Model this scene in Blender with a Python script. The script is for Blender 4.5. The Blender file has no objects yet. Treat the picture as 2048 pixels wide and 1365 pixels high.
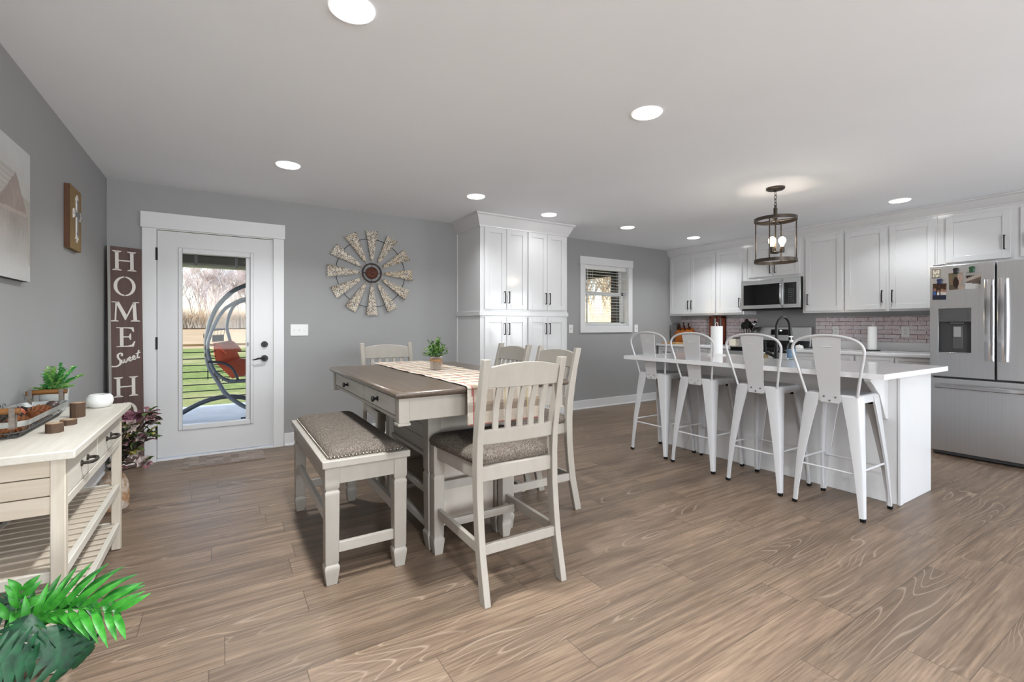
import bpy, bmesh, math, random
from mathutils import Vector, Matrix, noise as mnoise
random.seed(7)
C = bpy.context.scene
COL = C.collection
PI = math.pi
R = math.radians

# ------------------------------------------------------------------ camera
cam = bpy.data.cameras.new('camera')
cam.sensor_width = 36.0
cam.lens = 927.54 * 36 / 2048
cam.shift_y = -30.5 / 2048
cam.clip_start = 0.05
cam.clip_end = 400
camo = bpy.data.objects.new('camera', cam)
COL.objects.link(camo)
camo.location = (0, 0, 1.2)
camo.rotation_euler = (R(90), 0, -0.5583924)
C.camera = camo

# ------------------------------------------------------------------ world, sun, fill lights, exposure
w = bpy.data.worlds.new('world')
C.world = w
w.use_nodes = True
nt = w.node_tree
bg = nt.nodes['Background']
sky = nt.nodes.new('ShaderNodeTexSky')
sky.sky_type = 'NISHITA'
sky.sun_disc = False
sky.sun_elevation = R(32)
sky.sun_rotation = R(-80)
sky.dust_density = 3.0
sky.air_density = 0.9
nt.links.new(sky.outputs[0], bg.inputs[0])
bg.inputs[1].default_value = 0.7

def add_light(name, typ, loc, rot, energy, color=(1, 1, 1), **kw):
    l = bpy.data.lights.new(name, typ)
    l.energy = energy
    l.color = color
    for k, v in kw.items():
        setattr(l, k, v)
    o = bpy.data.objects.new(name, l)
    COL.objects.link(o)
    o.location = loc
    o.rotation_euler = rot
    return o

sun = add_light('sun', 'SUN', (0, 0, 10), (0, 0, 0), 1.2, (1, .95, .86), angle=R(0.6))
sun.rotation_euler = Vector((-.85, .12, .52)).to_track_quat('Z', 'Y').to_euler()
# fill lights added out of view, set in window openings made for them
FILL_COL = (.93, .968, 1)
add_light('fill_light', 'AREA', (0.9, -3.93, 1.35), (R(112), 0, 0), 235, FILL_COL, shape='RECTANGLE', size=2.5, size_y=1.6)
add_light('fill_light', 'AREA', (4.3, -3.93, 1.35), (R(112), 0, 0), 22, FILL_COL, shape='RECTANGLE', size=2.5, size_y=1.6)
add_light('fill_light', 'AREA', (6.62, -1.9, 1.35), (R(98), 0, R(90)), 115, FILL_COL, shape='RECTANGLE', size=2.3, size_y=1.6)  # side fill, added to brighten the left wall
LAMP = (.95, .985, 1.0)

C.view_settings.view_transform = 'Standard'
C.view_settings.look = 'None'
C.view_settings.gamma = 1
C.view_settings.exposure = 0.13
C.view_settings.use_curve_mapping = False
C.cycles.use_denoising = True
C.cycles.max_bounces = 10
C.cycles.diffuse_bounces = 6
C.cycles.transparent_max_bounces = 12
C.cycles.caustics_reflective = False
C.cycles.caustics_refractive = False
C.cycles.sample_clamp_indirect = 6

# ------------------------------------------------------------------ materials
def lin(r, g, b):
    f = lambda c: c / 12.92 if c <= .04045 else ((c + .055) / 1.055) ** 2.4
    return (f(r / 255), f(g / 255), f(b / 255), 1)

MATS = {}
class NB:
    """tiny node builder"""
    def __init__(s, name):
        s.m = bpy.data.materials.new(name)
        s.m.use_nodes = True
        s.t = s.m.node_tree
        s.b = s.t.nodes['Principled BSDF']
    def n(s, typ, **kw):
        x = s.t.nodes.new('ShaderNode' + typ)
        for k, v in kw.items():
            setattr(x, k, v)
        return x
    def l(s, a, b):
        s.t.links.new(a, b)
    def val(s, sock, v):
        if hasattr(v, 'links') or isinstance(v, bpy.types.NodeSocket):
            s.l(v, sock)
        else:
            sock.default_value = v
    def math(s, op, a, b=None, c=None):
        x = s.n('Math', operation=op)
        s.val(x.inputs[0], a)
        if b is not None: s.val(x.inputs[1], b)
        if c is not None: s.val(x.inputs[2], c)
        return x.outputs[0]
    def mix(s, f, a, b, mode='MIX'):
        x = s.n('Mix', data_type='RGBA', blend_type=mode)
        s.val(x.inputs[0], f); s.val(x.inputs[6], a); s.val(x.inputs[7], b)
        return x.outputs[2]
    def ramp(s, f, *stops):
        x = s.n('ValToRGB')
        e = x.color_ramp.elements
        while len(e) < len(stops): e.new(0.5)
        for i, (p, c) in enumerate(stops):
            e[i].position = p
            e[i].color = c if len(c) == 4 else (*c, 1)
        s.val(x.inputs[0], f)
        return x.outputs[0]
    def co(s, scale=(1, 1, 1), kind='Object', rot=(0, 0, 0), loc=(0, 0, 0)):
        t = s.n('TexCoord'); m = s.n('Mapping')
        s.l(t.outputs[kind], m.inputs[0])
        m.inputs['Scale'].default_value = scale
        m.inputs['Rotation'].default_value = rot
        m.inputs['Location'].default_value = loc
        return m.outputs[0]
    def noise(s, vec, scale=5, detail=4, rough=.5, dist=0):
        x = s.n('TexNoise')
        s.l(vec, x.inputs['Vector'])
        x.inputs['Scale'].default_value = scale
        x.inputs['Detail'].default_value = detail
        x.inputs['Roughness'].default_value = rough
        x.inputs['Distortion'].default_value = dist
        return x.outputs[0]
    def bump(s, h, strength=.2, dist=.002):
        x = s.n('Bump')
        x.inputs['Strength'].default_value = strength
        x.inputs['Distance'].default_value = dist
        s.l(h, x.inputs['Height'])
        s.l(x.outputs[0], s.b.inputs['Normal'])
    def set(s, color=None, rough=None, metal=None, spec=None, **kw):
        if color is not None: s.val(s.b.inputs['Base Color'], color)
        if rough is not None: s.val(s.b.inputs['Roughness'], rough)
        if metal is not None: s.b.inputs['Metallic'].default_value = metal
        if spec is not None: s.b.inputs['Specular IOR Level'].default_value = spec
        for k, v in kw.items():
            s.val(s.b.inputs[k.replace('_', ' ')], v)
        return s.m

def mat(name, color, rough=.5, metal=0, spec=.5, vary=.06, scale=6, bump=0, bscale=60):
    """plain procedural surface with a slight tonal variation"""
    if name in MATS: return MATS[name]
    b = NB(name)
    v = b.noise(b.co(), scale, 3)
    lo = tuple(max(0, c * (1 - vary)) for c in color[:3]) + (1,)
    hi = tuple(min(1, c * (1 + vary)) for c in color[:3]) + (1,)
    b.set(b.ramp(v, (.3, lo), (.7, hi)), rough, metal, spec)
    if bump:
        b.bump(b.noise(b.co(), bscale, 2), bump, .001)
    MATS[name] = b.m
    return b.m

def wood(name, a, bcol, rough=.5, stretch=(30, 30, 2.5), dark=None, amt=.35, bump=.15, spec=.4):
    """grained wood; grain runs along the axis with the smallest stretch"""
    if name in MATS: return MATS[name]
    b = NB(name)
    n1 = b.noise(b.co(stretch), 1, 5, .6, .6)
    n2 = b.noise(b.co(tuple(s * .3 for s in stretch)), 1.3, 3, .5, .3)
    c = b.ramp(n1, (.25, a), (.75, bcol))
    c = b.mix(b.math('MULTIPLY', n2, amt), c, dark or tuple(x * .6 for x in a[:3]) + (1,))
    b.set(c, rough, 0, spec)
    b.bump(n1, bump, .0015)
    MATS[name] = b.m
    return b.m

def emit(name, color, strength):
    b = NB(name)
    b.set((0.8, 0.8, 0.8, 1), .5)
    b.b.inputs['Emission Color'].default_value = color
    b.b.inputs['Emission Strength'].default_value = strength
    return b.m

def glass(name, tint=(1, 1, 1, 1), ior=1.45, refl=1.0):
    b = NB(name)
    t = b.n('BsdfTransparent'); g = b.n('BsdfGlossy'); m = b.n('MixShader'); f = b.n('Fresnel')
    t.inputs[0].default_value = tint
    g.inputs['Roughness'].default_value = .02
    f.inputs[0].default_value = ior
    b.l(b.math('MULTIPLY', f.outputs[0], refl), m.inputs[0])
    b.l(t.outputs[0], m.inputs[1]); b.l(g.outputs[0], m.inputs[2])
    out = [x for x in b.t.nodes if x.type == 'OUTPUT_MATERIAL'][0]
    b.l(m.outputs[0], out.inputs[0])
    return b.m

def attr_mat(name, rough=.6, bump=0):
    """colour read from the painted pattern stored on the mesh (prints, weaves)"""
    b = NB(name)
    a = b.n('Attribute'); a.attribute_name = 'print'
    b.set(a.outputs[0], rough, 0, .3)
    if bump: b.bump(b.noise(b.co((1, 1, 1)), 350, 2), bump, .001)
    return b.m

M_wall = mat('wall_paint_grey', lin(152, 152, 152), .62, 0, .35, .015, 3, .05, 220)
M_ceil = mat('ceiling_paint', lin(244, 247, 251), .8, 0, .2, .01, 2, .05, 180)
M_trim = mat('trim_paint_white', lin(216, 216, 217), .35, 0, .5, .01)
M_cab = mat('cabinet_lacquer_white', lin(214, 214, 215), .13, 0, .55, .008)
M_door = mat('door_paint_white', lin(206, 206, 207), .3, 0, .5, .01)
M_quartz = mat('white_quartz', lin(222, 222, 224), .12, 0, .5, .02, 9)
M_black = mat('black_metal', lin(32, 31, 30), .38, .6, .5, .1)
M_blackpl = mat('black_plastic', lin(12, 12, 13), .32, 0, .35, .1)
M_blackgl = mat('black_glass', lin(6, 6, 7), .06, 0, .6, .1)
M_bronze = mat('bronze_metal', lin(74, 66, 59), .4, .7, .5, .15, 30)
M_white = mat('white_plastic', lin(222, 222, 221), .35, 0, .5, .01)
M_stoolw = mat('white_powder_coat', lin(196, 196, 198), .28, 0, .5, .01)
M_chrome = mat('polished_steel', lin(200, 200, 202), .12, 1, .5, .02)
M_rubber = mat('black_rubber', lin(18, 18, 18), .8, 0, .2, .1)

def steel():
    b = NB('brushed_stainless')
    n = b.noise(b.co((1.5, 300, 1.5)), 1, 2, .5)
    b.set(b.ramp(n, (.3, lin(206, 207, 209)), (.7, lin(213, 214, 216))), b.ramp(n, (.3, (.30,) * 3), (.7, (.34,) * 3)), 1, .5)
    return b.m
M_steel = steel()

def floor_mat():
    b = NB('vinyl_planks')
    tc = b.n('TexCoord'); sp = b.n('SeparateXYZ')
    b.l(tc.outputs['Object'], sp.inputs[0])
    x, y = sp.outputs[0], sp.outputs[1]
    W, L = .1773, 1.22
    yr = b.math('DIVIDE', b.math('SUBTRACT', y, 1.041), W)
    row = b.math('FLOOR', yr)
    wn = b.n('TexWhiteNoise', noise_dimensions='1D'); b.l(row, wn.inputs['W'])
    xr = b.math('ADD', b.math('DIVIDE', x, L), b.math('MULTIPLY', wn.outputs[0], 7.3))
    colm = b.math('FLOOR', xr)
    cb = b.n('CombineXYZ'); b.l(row, cb.inputs[0]); b.l(colm, cb.inputs[1])
    wn2 = b.n('TexWhiteNoise', noise_dimensions='3D'); b.l(cb.outputs[0], wn2.inputs['Vector'])
    pid = wn2.outputs[0]
    fy = b.math('FRACT', yr); fx = b.math('FRACT', xr)
    # distance to plank edges in metres
    dy = b.math('MULTIPLY', b.math('MINIMUM', fy, b.math('SUBTRACT', 1, fy)), W)
    dx = b.math('MULTIPLY', b.math('MINIMUM', fx, b.math('SUBTRACT', 1, fx)), L)
    d = b.math('MINIMUM', dy, dx)
    seam = b.math('SUBTRACT', 1, b.math('SMOOTH_MIN', 1, b.math('DIVIDE', d, .0026), .3))
    # grain space shifted for every plank
    g = b.n('CombineXYZ')
    b.l(b.math('ADD', x, b.math('MULTIPLY', pid, 37)), g.inputs[0])
    b.l(b.math('ADD', y, b.math('MULTIPLY', pid, 11)), g.inputs[1])
    b.l(b.math('MULTIPLY', pid, 5), g.inputs[2])
    def sc(v):
        m = b.n('Mapping'); b.l(g.outputs[0], m.inputs[0]); m.inputs['Scale'].default_value = v
        return m.outputs[0]
    fine = b.noise(sc((4.5, 120, 1)), 1, 6, .65, .3)
    broad = b.noise(sc((1.4, 9, 1)), 1, 4, .55, .8)
    # cathedral rings
    big = b.noise(sc((.75, 6.5, 1)), 1, 1.5, .35, .35)
    rings = b.math('SINE', b.math('MULTIPLY', big, 135))
    patch = b.ramp(b.noise(sc((1.3, 1.6, 1)), 1, 1, .4), (.52, (0, 0, 0)), (.64, (1, 1, 1)))
    ringm = b.math('MULTIPLY', b.math('POWER', b.math('MAXIMUM', rings, 0), 9), patch)
    streak = b.noise(sc((1.1, 26, 1)), 1, 4, .6, .4)
    c = b.ramp(fine, (.28, lin(84, 69, 56)), (.5, lin(124, 105, 88)), (.74, lin(147, 127, 107)))
    c = b.mix(b.ramp(streak, (.46, (0, 0, 0)), (.70, (.85,) * 3)), c, lin(84, 69, 57))
    c = b.mix(b.ramp(broad, (.42, (0, 0, 0)), (.70, (.6,) * 3)), c, lin(94, 79, 67))
    c = b.mix(b.math('MULTIPLY', patch, .3), c, lin(88, 74, 61))
    c = b.mix(b.math('MULTIPLY', ringm, .42), c, lin(170, 152, 134))
    tone = b.ramp(pid, (0, (.85, .85, .85)), (.5, (1, 1, 1)), (1, (1.08, 1.07, 1.06)))
    c = b.mix(1, c, tone, 'MULTIPLY')
    c = b.mix(b.math('MULTIPLY', seam, .72), c, lin(58, 48, 40))
    b.set(c, b.ramp(fine, (.2, (.34,) * 3), (.8, (.46,) * 3)), 0, .38)
    h = b.math('SUBTRACT', b.math('MULTIPLY', fine, .35), seam)
    b.bump(h, .28, .0012)
    return b.m
M_floor = floor_mat()

# ------------------------------------------------------------------ mesh builder
def _fb(self, x0, x1, y0, y1, z0, z1, hy0, hy1, hz0, hz1):
    """slab facing x with a rectangular hole through it"""
    o = [(y0, z0), (y1, z0), (y1, z1), (y0, z1)]; h = [(hy0, hz0), (hy1, hz0), (hy1, hz1), (hy0, hz1)]
    vs = [(x, a, b) for x in (x0, x1) for a, b in o + h]
    fs = []
    for j in range(4):
        k = (j + 1) % 4
        fs += [(j, k, 4 + k, 4 + j), (8 + j, 12 + j, 12 + k, 8 + k), (j, 8 + j, 8 + k, k), (4 + j, 4 + k, 12 + k, 12 + j)]
    return self.add(vs, fs)

class MB:
    def __init__(s):
        s.v = []; s.f = []; s.mi = []; s.m = 0; s.X = None
    def add(s, vs, fs):
        o = len(s.v)
        for p in vs:
            p = Vector(p)
            s.v.append(s.X @ p if s.X is not None else p)
        for f in fs:
            s.f.append([i + o for i in f]); s.mi.append(s.m)
        return s
    def box(s, x0, x1, y0, y1, z0, z1):
        if x0 > x1: x0, x1 = x1, x0
        if y0 > y1: y0, y1 = y1, y0
        if z0 > z1: z0, z1 = z1, z0
        return s.add([(x0, y0, z0), (x1, y0, z0), (x1, y1, z0), (x0, y1, z0), (x0, y0, z1), (x1, y0, z1), (x1, y1, z1), (x0, y1, z1)],
                     [(0, 3, 2, 1), (4, 5, 6, 7), (0, 1, 5, 4), (1, 2, 6, 5), (2, 3, 7, 6), (3, 0, 4, 7)])
    def loft(s, secs, cap=True, closed=False):
        """secs: list of equal-length rings of points"""
        n = len(secs[0]); vs = [p for r in secs for p in r]; fs = []
        k = len(secs)
        for i in range(k if closed else k - 1):
            a = i * n; c = ((i + 1) % k) * n
            for j in range(n):
                fs.append((a + j, a + (j + 1) % n, c + (j + 1) % n, c + j))
        if cap and not closed:
            fs.append(tuple(range(n))[::-1]); fs.append(tuple(range((k - 1) * n, k * n)))
        return s.add(vs, fs)
    def cyl(s, p0, p1, r0, r1=None, n=16):
        return s.tube([p0, p1], [r0, r0 if r1 is None else r1], n=n)
    def tube(s, pts, r, n=8, closed=False, flat=None):
        pts = [Vector(p) for p in pts]; k = len(pts)
        rs = r if isinstance(r, (list, tuple)) else [r] * k
        secs = []; up = None
        for i, p in enumerate(pts):
            if closed: t = pts[(i + 1) % k] - pts[i - 1]
            else: t = pts[min(i + 1, k - 1)] - pts[max(i - 1, 0)]
            t.normalize()
            if up is None:
                a = Vector((0, 0, 1)) if abs(t.z) < .9 else Vector((1, 0, 0))
                up = (a - t * a.dot(t)).normalized()
            else:
                up = (up - t * up.dot(t)).normalized()
            sd = t.cross(up)
            ring = []
            for j in range(n):
                an = 2 * PI * j / n
                q = (up * math.cos(an) + sd * math.sin(an)) * rs[i]
                ring.append(p + q)
            secs.append(ring)
        return s.loft(secs, closed=closed)
    def lathe(s, prof, c=(0, 0, 0), n=24, axis='z', sx=1, sy=1, off=0):
        """prof: (radius, height) pairs"""
        secs = []
        for r, h in prof:
            ring = []
            for j in range(n):
                an = 2 * PI * (j + off) / n
                a, d = r * math.cos(an) * sx, r * math.sin(an) * sy
                p = {'z': (a, d, h), 'x': (h, a, d), 'y': (d, h, a)}[axis]
                ring.append((p[0] + c[0], p[1] + c[1], p[2] + c[2]))
            secs.append(ring)
        return s.loft(secs)
    def sq(s, prof, c=(0, 0, 0)):
        """square post from (half width, height) pairs"""
        return s.loft([[(c[0] - h, c[1] - h, z), (c[0] + h, c[1] - h, z), (c[0] + h, c[1] + h, z), (c[0] - h, c[1] + h, z)] for h, z in prof])
    def prism(s, poly, a0, a1, axis='y'):
        """2D outline extruded along an axis; poly order (u,v): y->(x,z) x->(y,z) z->(x,y)"""
        def P(u, v, a): return {'y': (u, a, v), 'x': (a, u, v), 'z': (u, v, a)}[axis]
        n = len(poly)
        return s.add([P(u, v, a0) for u, v in poly] + [P(u, v, a1) for u, v in poly],
                     [tuple(range(n))[::-1], tuple(range(n, 2 * n))] + [(j, (j + 1) % n, n + (j + 1) % n, n + j) for j in range(n)])
    def ball(s, c, r, n=16, m=10, sc=(1, 1, 1)):
        secs = []
        for i in range(m + 1):
            th = PI * max(.02, min(i / m, .98 if i == m else 1))
            th = PI * (.01 + .98 * i / m)
            secs.append([(c[0] + r * sc[0] * math.sin(th) * math.cos(2 * PI * j / n), c[1] + r * sc[1] * math.sin(th) * math.sin(2 * PI * j / n), c[2] - r * sc[2] * math.cos(th)) for j in range(n)])
        return s.loft(secs)
    def leaf(s, base, tip, width, bend=0, up=(0, 0, 1), seg=4, fold=.15, shape=1.0):
        b, t = Vector(base), Vector(tip); d = t - b; L = d.length
        u = Vector(up); sd = d.cross(u)
        if sd.length < 1e-6: sd = d.cross(Vector((1, 0.3, 0)))
        sd.normalize(); nn = sd.cross(d).normalized()
        vs = []; fs = []
        for i in range(seg + 1):
            k = i / seg
            wd = width * .5 * (math.sin(PI * min(1, max(0.02, k ** shape))) ** .8 if 0 < i < seg else .06)
            c = b + d * k + nn * (bend * L * math.sin(PI * k)) 
            vs += [c - sd * wd + nn * wd * fold * 2, c, c + sd * wd + nn * wd * fold * 2]
        for i in range(seg):
            a = i * 3
            fs += [(a, a + 1, a + 4, a + 3), (a + 1, a + 2, a + 5, a + 4)]
        return s.add(vs, fs)
    def build(s, name, mats, parent=None, bevel=0, smooth=40, seg=2, fix=True, loc=None):
        me = bpy.data.meshes.new(name)
        o0 = Vector((0, 0, 0))
        if parent is not None:
            p = parent
            while p is not None:
                o0 = o0 + p.location; p = p.parent
        elif loc is not None:
            o0 = Vector(loc)
        me.from_pydata([tuple(v - o0) for v in s.v], [], s.f)
        if not isinstance(mats, (list, tuple)): mats = [mats]
        for m in mats: me.materials.append(m)
        if len(mats) > 1: me.polygons.foreach_set('material_index', s.mi)
        if fix:
            bm = bmesh.new(); bm.from_mesh(me)
            bmesh.ops.recalc_face_normals(bm, faces=bm.faces)
            bm.to_mesh(me); bm.free()
        if smooth:
            me.polygons.foreach_set('use_smooth', [True] * len(me.polygons))
            me.set_sharp_from_angle(angle=R(smooth))
        o = bpy.data.objects.new(name, me)
        COL.objects.link(o)
        if parent is not None: o.parent = parent
        elif loc is not None: o.location = loc
        if bevel:
            b = o.modifiers.new('bevel', 'BEVEL'); b.width = bevel; b.segments = seg
            b.limit_method = 'ANGLE'; b.angle_limit = R(40)
        return o

MB.holed = _fb
def B(*boxes):
    m = MB()
    for b in boxes: m.box(*b)
    return m

def thing(name, label, cat, loc=(0, 0, 0), group=None):
    o = bpy.data.objects.new(name, None)
    COL.objects.link(o); o.location = loc; o.empty_display_size = .1
    o['label'] = label; o['category'] = cat
    if group: o['group'] = group
    return o

def tag(o, label, cat, group=None, kind=None):
    o['label'] = label; o['category'] = cat
    if group: o['group'] = group
    if kind: o['kind'] = kind
    return o

def struct(o, label=None):
    o['kind'] = 'structure'
    if label: o['label'] = label
    return o

def dup(root, loc=None, rotz=None, label=None, group=None):
    def cp(o, par):
        c = o.copy(); COL.objects.link(c)
        if par is not None: c.parent = par
        for ch in list(o.children): cp(ch, c)
        return c
    r = cp(root, None)
    if loc is not None: r.location = loc
    if rotz is not None: r.rotation_euler = (0, 0, rotz)
    if label: r['label'] = label
    if group: r['group'] = group
    return r

def paint(o, fn):
    """store a printed / woven pattern on the mesh, one colour per face; fn(centre)->rgb lin"""
    me = o.data
    a = me.color_attributes.new('print', 'FLOAT_COLOR', 'CORNER')
    buf = []
    for p in me.polygons:
        c = fn(p.center)
        c = tuple(c[:3]) + (1,)
        buf += list(c) * p.loop_total
    a.data.foreach_set('color', buf)

def gridsheet(nx, ny, fn):
    m = MB(); vs = []; fs = []
    for j in range(ny + 1):
        for i in range(nx + 1): vs.append(fn(i / nx, j / ny))
    for j in range(ny):
        for i in range(nx):
            a = j * (nx + 1) + i
            fs.append((a, a + 1, a + nx + 2, a + nx + 1))
    return m.add(vs, fs)

XL, XR, YB, YF, H = -.825, 6.58, 5.125, -3.9, 2.44
T = .16

# ================================================================== SETTING
struct(B((XL - T, XR + T, YF - T, YB + T, -.12, 0)).build('floor', M_floor, smooth=0))
struct(B((XL - T, XR + T, YF - T, YB + T, H, H + .12)).build('ceiling', M_ceil, smooth=0))
struct(B((XL - T, XL, YF - T, YB + T, 0, H)).build('wall_left', M_wall, smooth=0))
struct(B((XR, XR + T, YF - T, -3.05, 0, H), (XR, XR + T, -.75, YB + T, 0, H), (XR, XR + T, -3.05, -.75, 0, .5), (XR, XR + T, -3.05, -.75, 2.2, H)).build('wall_right', M_wall, smooth=0))  # opening added for the side fill light
DX0, DX1, DZ = -.510, .450, 2.066            # door opening
WX0, WX1, WZ0, WZ1 = 4.435, 5.305, 1.195, 2.105   # kitchen window opening
struct(B((XL, DX0, YB, YB + T, 0, H), (DX0, DX1, YB, YB + T, DZ, H), (DX1, WX0, YB, YB + T, 0, H),
         (WX0, WX1, YB, YB + T, 0, WZ0), (WX0, WX1, YB, YB + T, WZ1, H), (WX1, XR, YB, YB + T, 0, H)).build('wall_back', M_wall, smooth=0))
# rear wall of the living room behind the camera, with two openings added for the fill lights
rw = [(-.4, 2.2), (3.0, 5.6)]
struct(B((XL, -.4, YF - T, YF, 0, H), (2.2, 3.0, YF - T, YF, 0, H), (5.6, XR, YF - T, YF, 0, H),
         (-.4, 2.2, YF - T, YF, 0, .5), (-.4, 2.2, YF - T, YF, 2.2, H), (3.0, 5.6, YF - T, YF, 0, .5), (3.0, 5.6, YF - T, YF, 2.2, H)).build('wall_front', M_wall, smooth=0))
# baseboards
def baseboard(name, b, shoe):
    struct(B(b, shoe).build(name, M_trim, bevel=.003))
baseboard('baseboard_back', (.522, 2.41, YB - .014, YB, 0, .128), (.522, 2.41, YB - .026, YB, 0, .018))
baseboard('baseboard_window', (3.62, 5.99, YB - .014, YB, 0, .128), (3.62, 5.99, YB - .026, YB, 0, .018))
baseboard('baseboard_left', (XL, XL + .014, YF, YB - .03, 0, .128), (XL, XL + .026, YF, YB - .03, 0, .018))
# door casing
struct(B((-.592, -.490, YB - .02, YB, 0, 2.058), (.425, .520, YB - .02, YB, 0, 2.058), (-.602, .530, YB - .026, YB, 2.058, 2.198),
         (DX0, -.490, YB - .001, YB + T, 0, DZ), (.430, DX1, YB - .001, YB + T, 0, DZ), (DX0, DX1, YB - .001, YB + T, 2.05, DZ)).build('trim_1', M_trim, bevel=.003))
struct(B((-.49, .43, YB - .012, YB + T + .03, 0, .02)).build('trim_2', M_trim, bevel=.003))     # threshold

# ---- entry door
dy0, dy1 = YB + .006, YB + .050
gx0, gx1, gz0, gz1 = -.306, .228, .300, 1.855
dr = B((-.486, gx0 - .02, dy0, dy1, .03, 2.044), (gx1 + .02, .424, dy0, dy1, .03, 2.044), (gx0 - .02, gx1 + .02, dy0, dy1, .03, gz0 - .02), (gx0 - .02, gx1 + .02, dy0, dy1, gz1 + .02, 2.044)).build('door_1', M_door)
struct(dr, 'white door with a full glass pane')
fr = MB()
for a, b, c, d in ((gx0 - .03, gx0, gz0 - .045, gz1 + .05), (gx1, gx1 + .03, gz0 - .045, gz1 + .05), (gx0, gx1, gz0 - .045, gz0), (gx0, gx1, gz1, gz1 + .05)):
    fr.box(a, b, dy0 - .010, dy1 + .010, c, d)
fr.box(gx1 - .037, gx1, dy0 + .008, dy0 + .03, gz0, gz1)       # blind control track
fr.build('glazing_frame', M_door, dr, bevel=.005)
B((gx1 - .026, gx1 - .012, dy0, dy0 + .008, 1.005, 1.04)).build('slider', mat('grey_plastic', lin(140, 140, 138), .5), dr)
B((gx0, gx1 - .037, dy0 + .018, dy0 + .022, gz0, gz1)).build('glass_pane', glass('door_glass', (.97, .985, .99, 1), 1.4, .2), dr, smooth=0)
# raised blind stacked between the panes
bl = MB()
for k in range(13):
    z = gz1 - .012 - k * .0066
    bl.box(gx0 + .003, gx1 - .04, dy0 + .024, dy0 + .036, z - .0022, z)
for xx in (-.205, .115): bl.box(xx - .012, xx + .012, dy0 + .0235, dy0 + .025, gz1 - .1, gz1)
bl.build('raised_blind', mat('dark_blind', lin(78, 74, 68), .6), dr, smooth=0)
for z in (1.832, 1.046, .262):
    MB().cyl((-.4885, YB - .022, z - .055), (-.4885, YB - .022, z + .055), .008, n=10).build('hinge', M_black, dr)
lk = MB(); lk.cyl((.350, dy0, 1.019), (.350, dy0 - .018, 1.019), .03, n=24); lk.box(.344, .356, dy0 - .034, dy0 - .018, 1.003, 1.035)
lk.build('deadbolt', M_black, dr, bevel=.002)
lk = MB(); lk.cyl((.350, dy0, .883), (.350, dy0 - .016, .883), .031, n=24); lk.cyl((.350, dy0 - .016, .883), (.350, dy0 - .05, .883), .011, n=12)
lk.tube([(.350, dy0 - .048, .883), (.325, dy0 - .052, .886), (.295, dy0 - .052, .884), (.265, dy0 - .05, .874), (.245, dy0 - .048, .872)], [.010, .009, .008, .0065, .004], n=10)
lk.build('door_handle', M_black, dr)

# ---- kitchen window
wn = B((4.345, WX0 + .002, YB - .02, YB, WZ0, 2.088), (WX1 - .002, 5.392, YB - .02, YB, WZ0, 2.088), (4.335, 5.402, YB - .026, YB, 2.088, 2.203),
       (4.345, 5.392, YB - .02, YB, 1.10, WZ0), (WX0, WX0 + .012, YB, YB + T, WZ0, WZ1), (WX1 - .012, WX1, YB, YB + T, WZ0, WZ1),
       (WX0, WX1, YB, YB + T, WZ1 - .012, WZ1), (WX0, WX1, YB - .001, YB + T, WZ0, WZ0 + .012)).build('window_1', M_trim, bevel=.002)
struct(wn, 'white cased double hung window with open blind')
wy = YB + .085
def sash(x0, x1, z0, z1, y, fw):
    return B((x0, x0 + fw, y, y + .03, z0, z1), (x1 - fw, x1, y, y + .03, z0, z1), (x0, x1, y, y + .03, z0, z0 + fw), (x0, x1, y, y + .03, z1 - fw, z1))
s1 = sash(WX0 + .012, WX1 - .012, 1.66, WZ1 - .012, wy + .032, .045).build('upper_sash', M_white, wn, bevel=.003)
s2 = sash(WX0 + .012, WX1 - .012, WZ0 + .012, 1.71, wy, .045).build('lower_sash', M_white, wn, bevel=.003)
B((4.56, 4.572, wy + .034, wy + .058, 1.66, 2.09)).build('muntin', M_white, s1); B((4.56, 4.572, wy + .002, wy + .026, 1.22, 1.70)).build('muntin', M_white, s2)
G_win = glass('window_glass', (.97, .98, .98, 1), 1.4, .2)
B((WX0 + .05, WX1 - .05, wy + .046, wy + .049, 1.70, 2.055)).build('glass_pane', G_win, s1, smooth=0)
B((WX0 + .05, WX1 - .05, wy + .014, wy + .017, 1.245, 1.67)).build('glass_pane', G_win, s2, smooth=0)
bt = thing('window_blind', 'white horizontal slat blind lowered over the kitchen window', 'blind', (4.87, YB + .04, 2.06))
B((WX0 + .015, WX1 - .015, YB + .008, YB + .066, 2.028, 2.092)).build('headrail', M_white, bt, bevel=.004)
sl = MB()
for k in range(17):
    z = 1.285 + k * .0445
    sl.box(WX0 + .016, WX1 - .016, YB + .012, YB + .06, z, z + .0028)
sl.build('slats', M_white, bt, smooth=0)
B((WX0 + .016, WX1 - .016, YB + .01, YB + .062, 1.212, 1.236)).build('bottom_rail', M_white, bt, bevel=.004)
for xx in (4.6, 5.14): MB().cyl((xx, YB + .011, 1.236), (xx, YB + .011, 2.03), .0015, n=6).cyl((xx, YB + .061, 1.236), (xx, YB + .061, 2.03), .0015, n=6).build('ladder_cord', M_white, bt)
MB().cyl((4.50, YB + .006, 1.62), (4.50, YB + .006, 2.03), .004, n=8).build('tilt_wand', M_white, bt)

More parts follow.
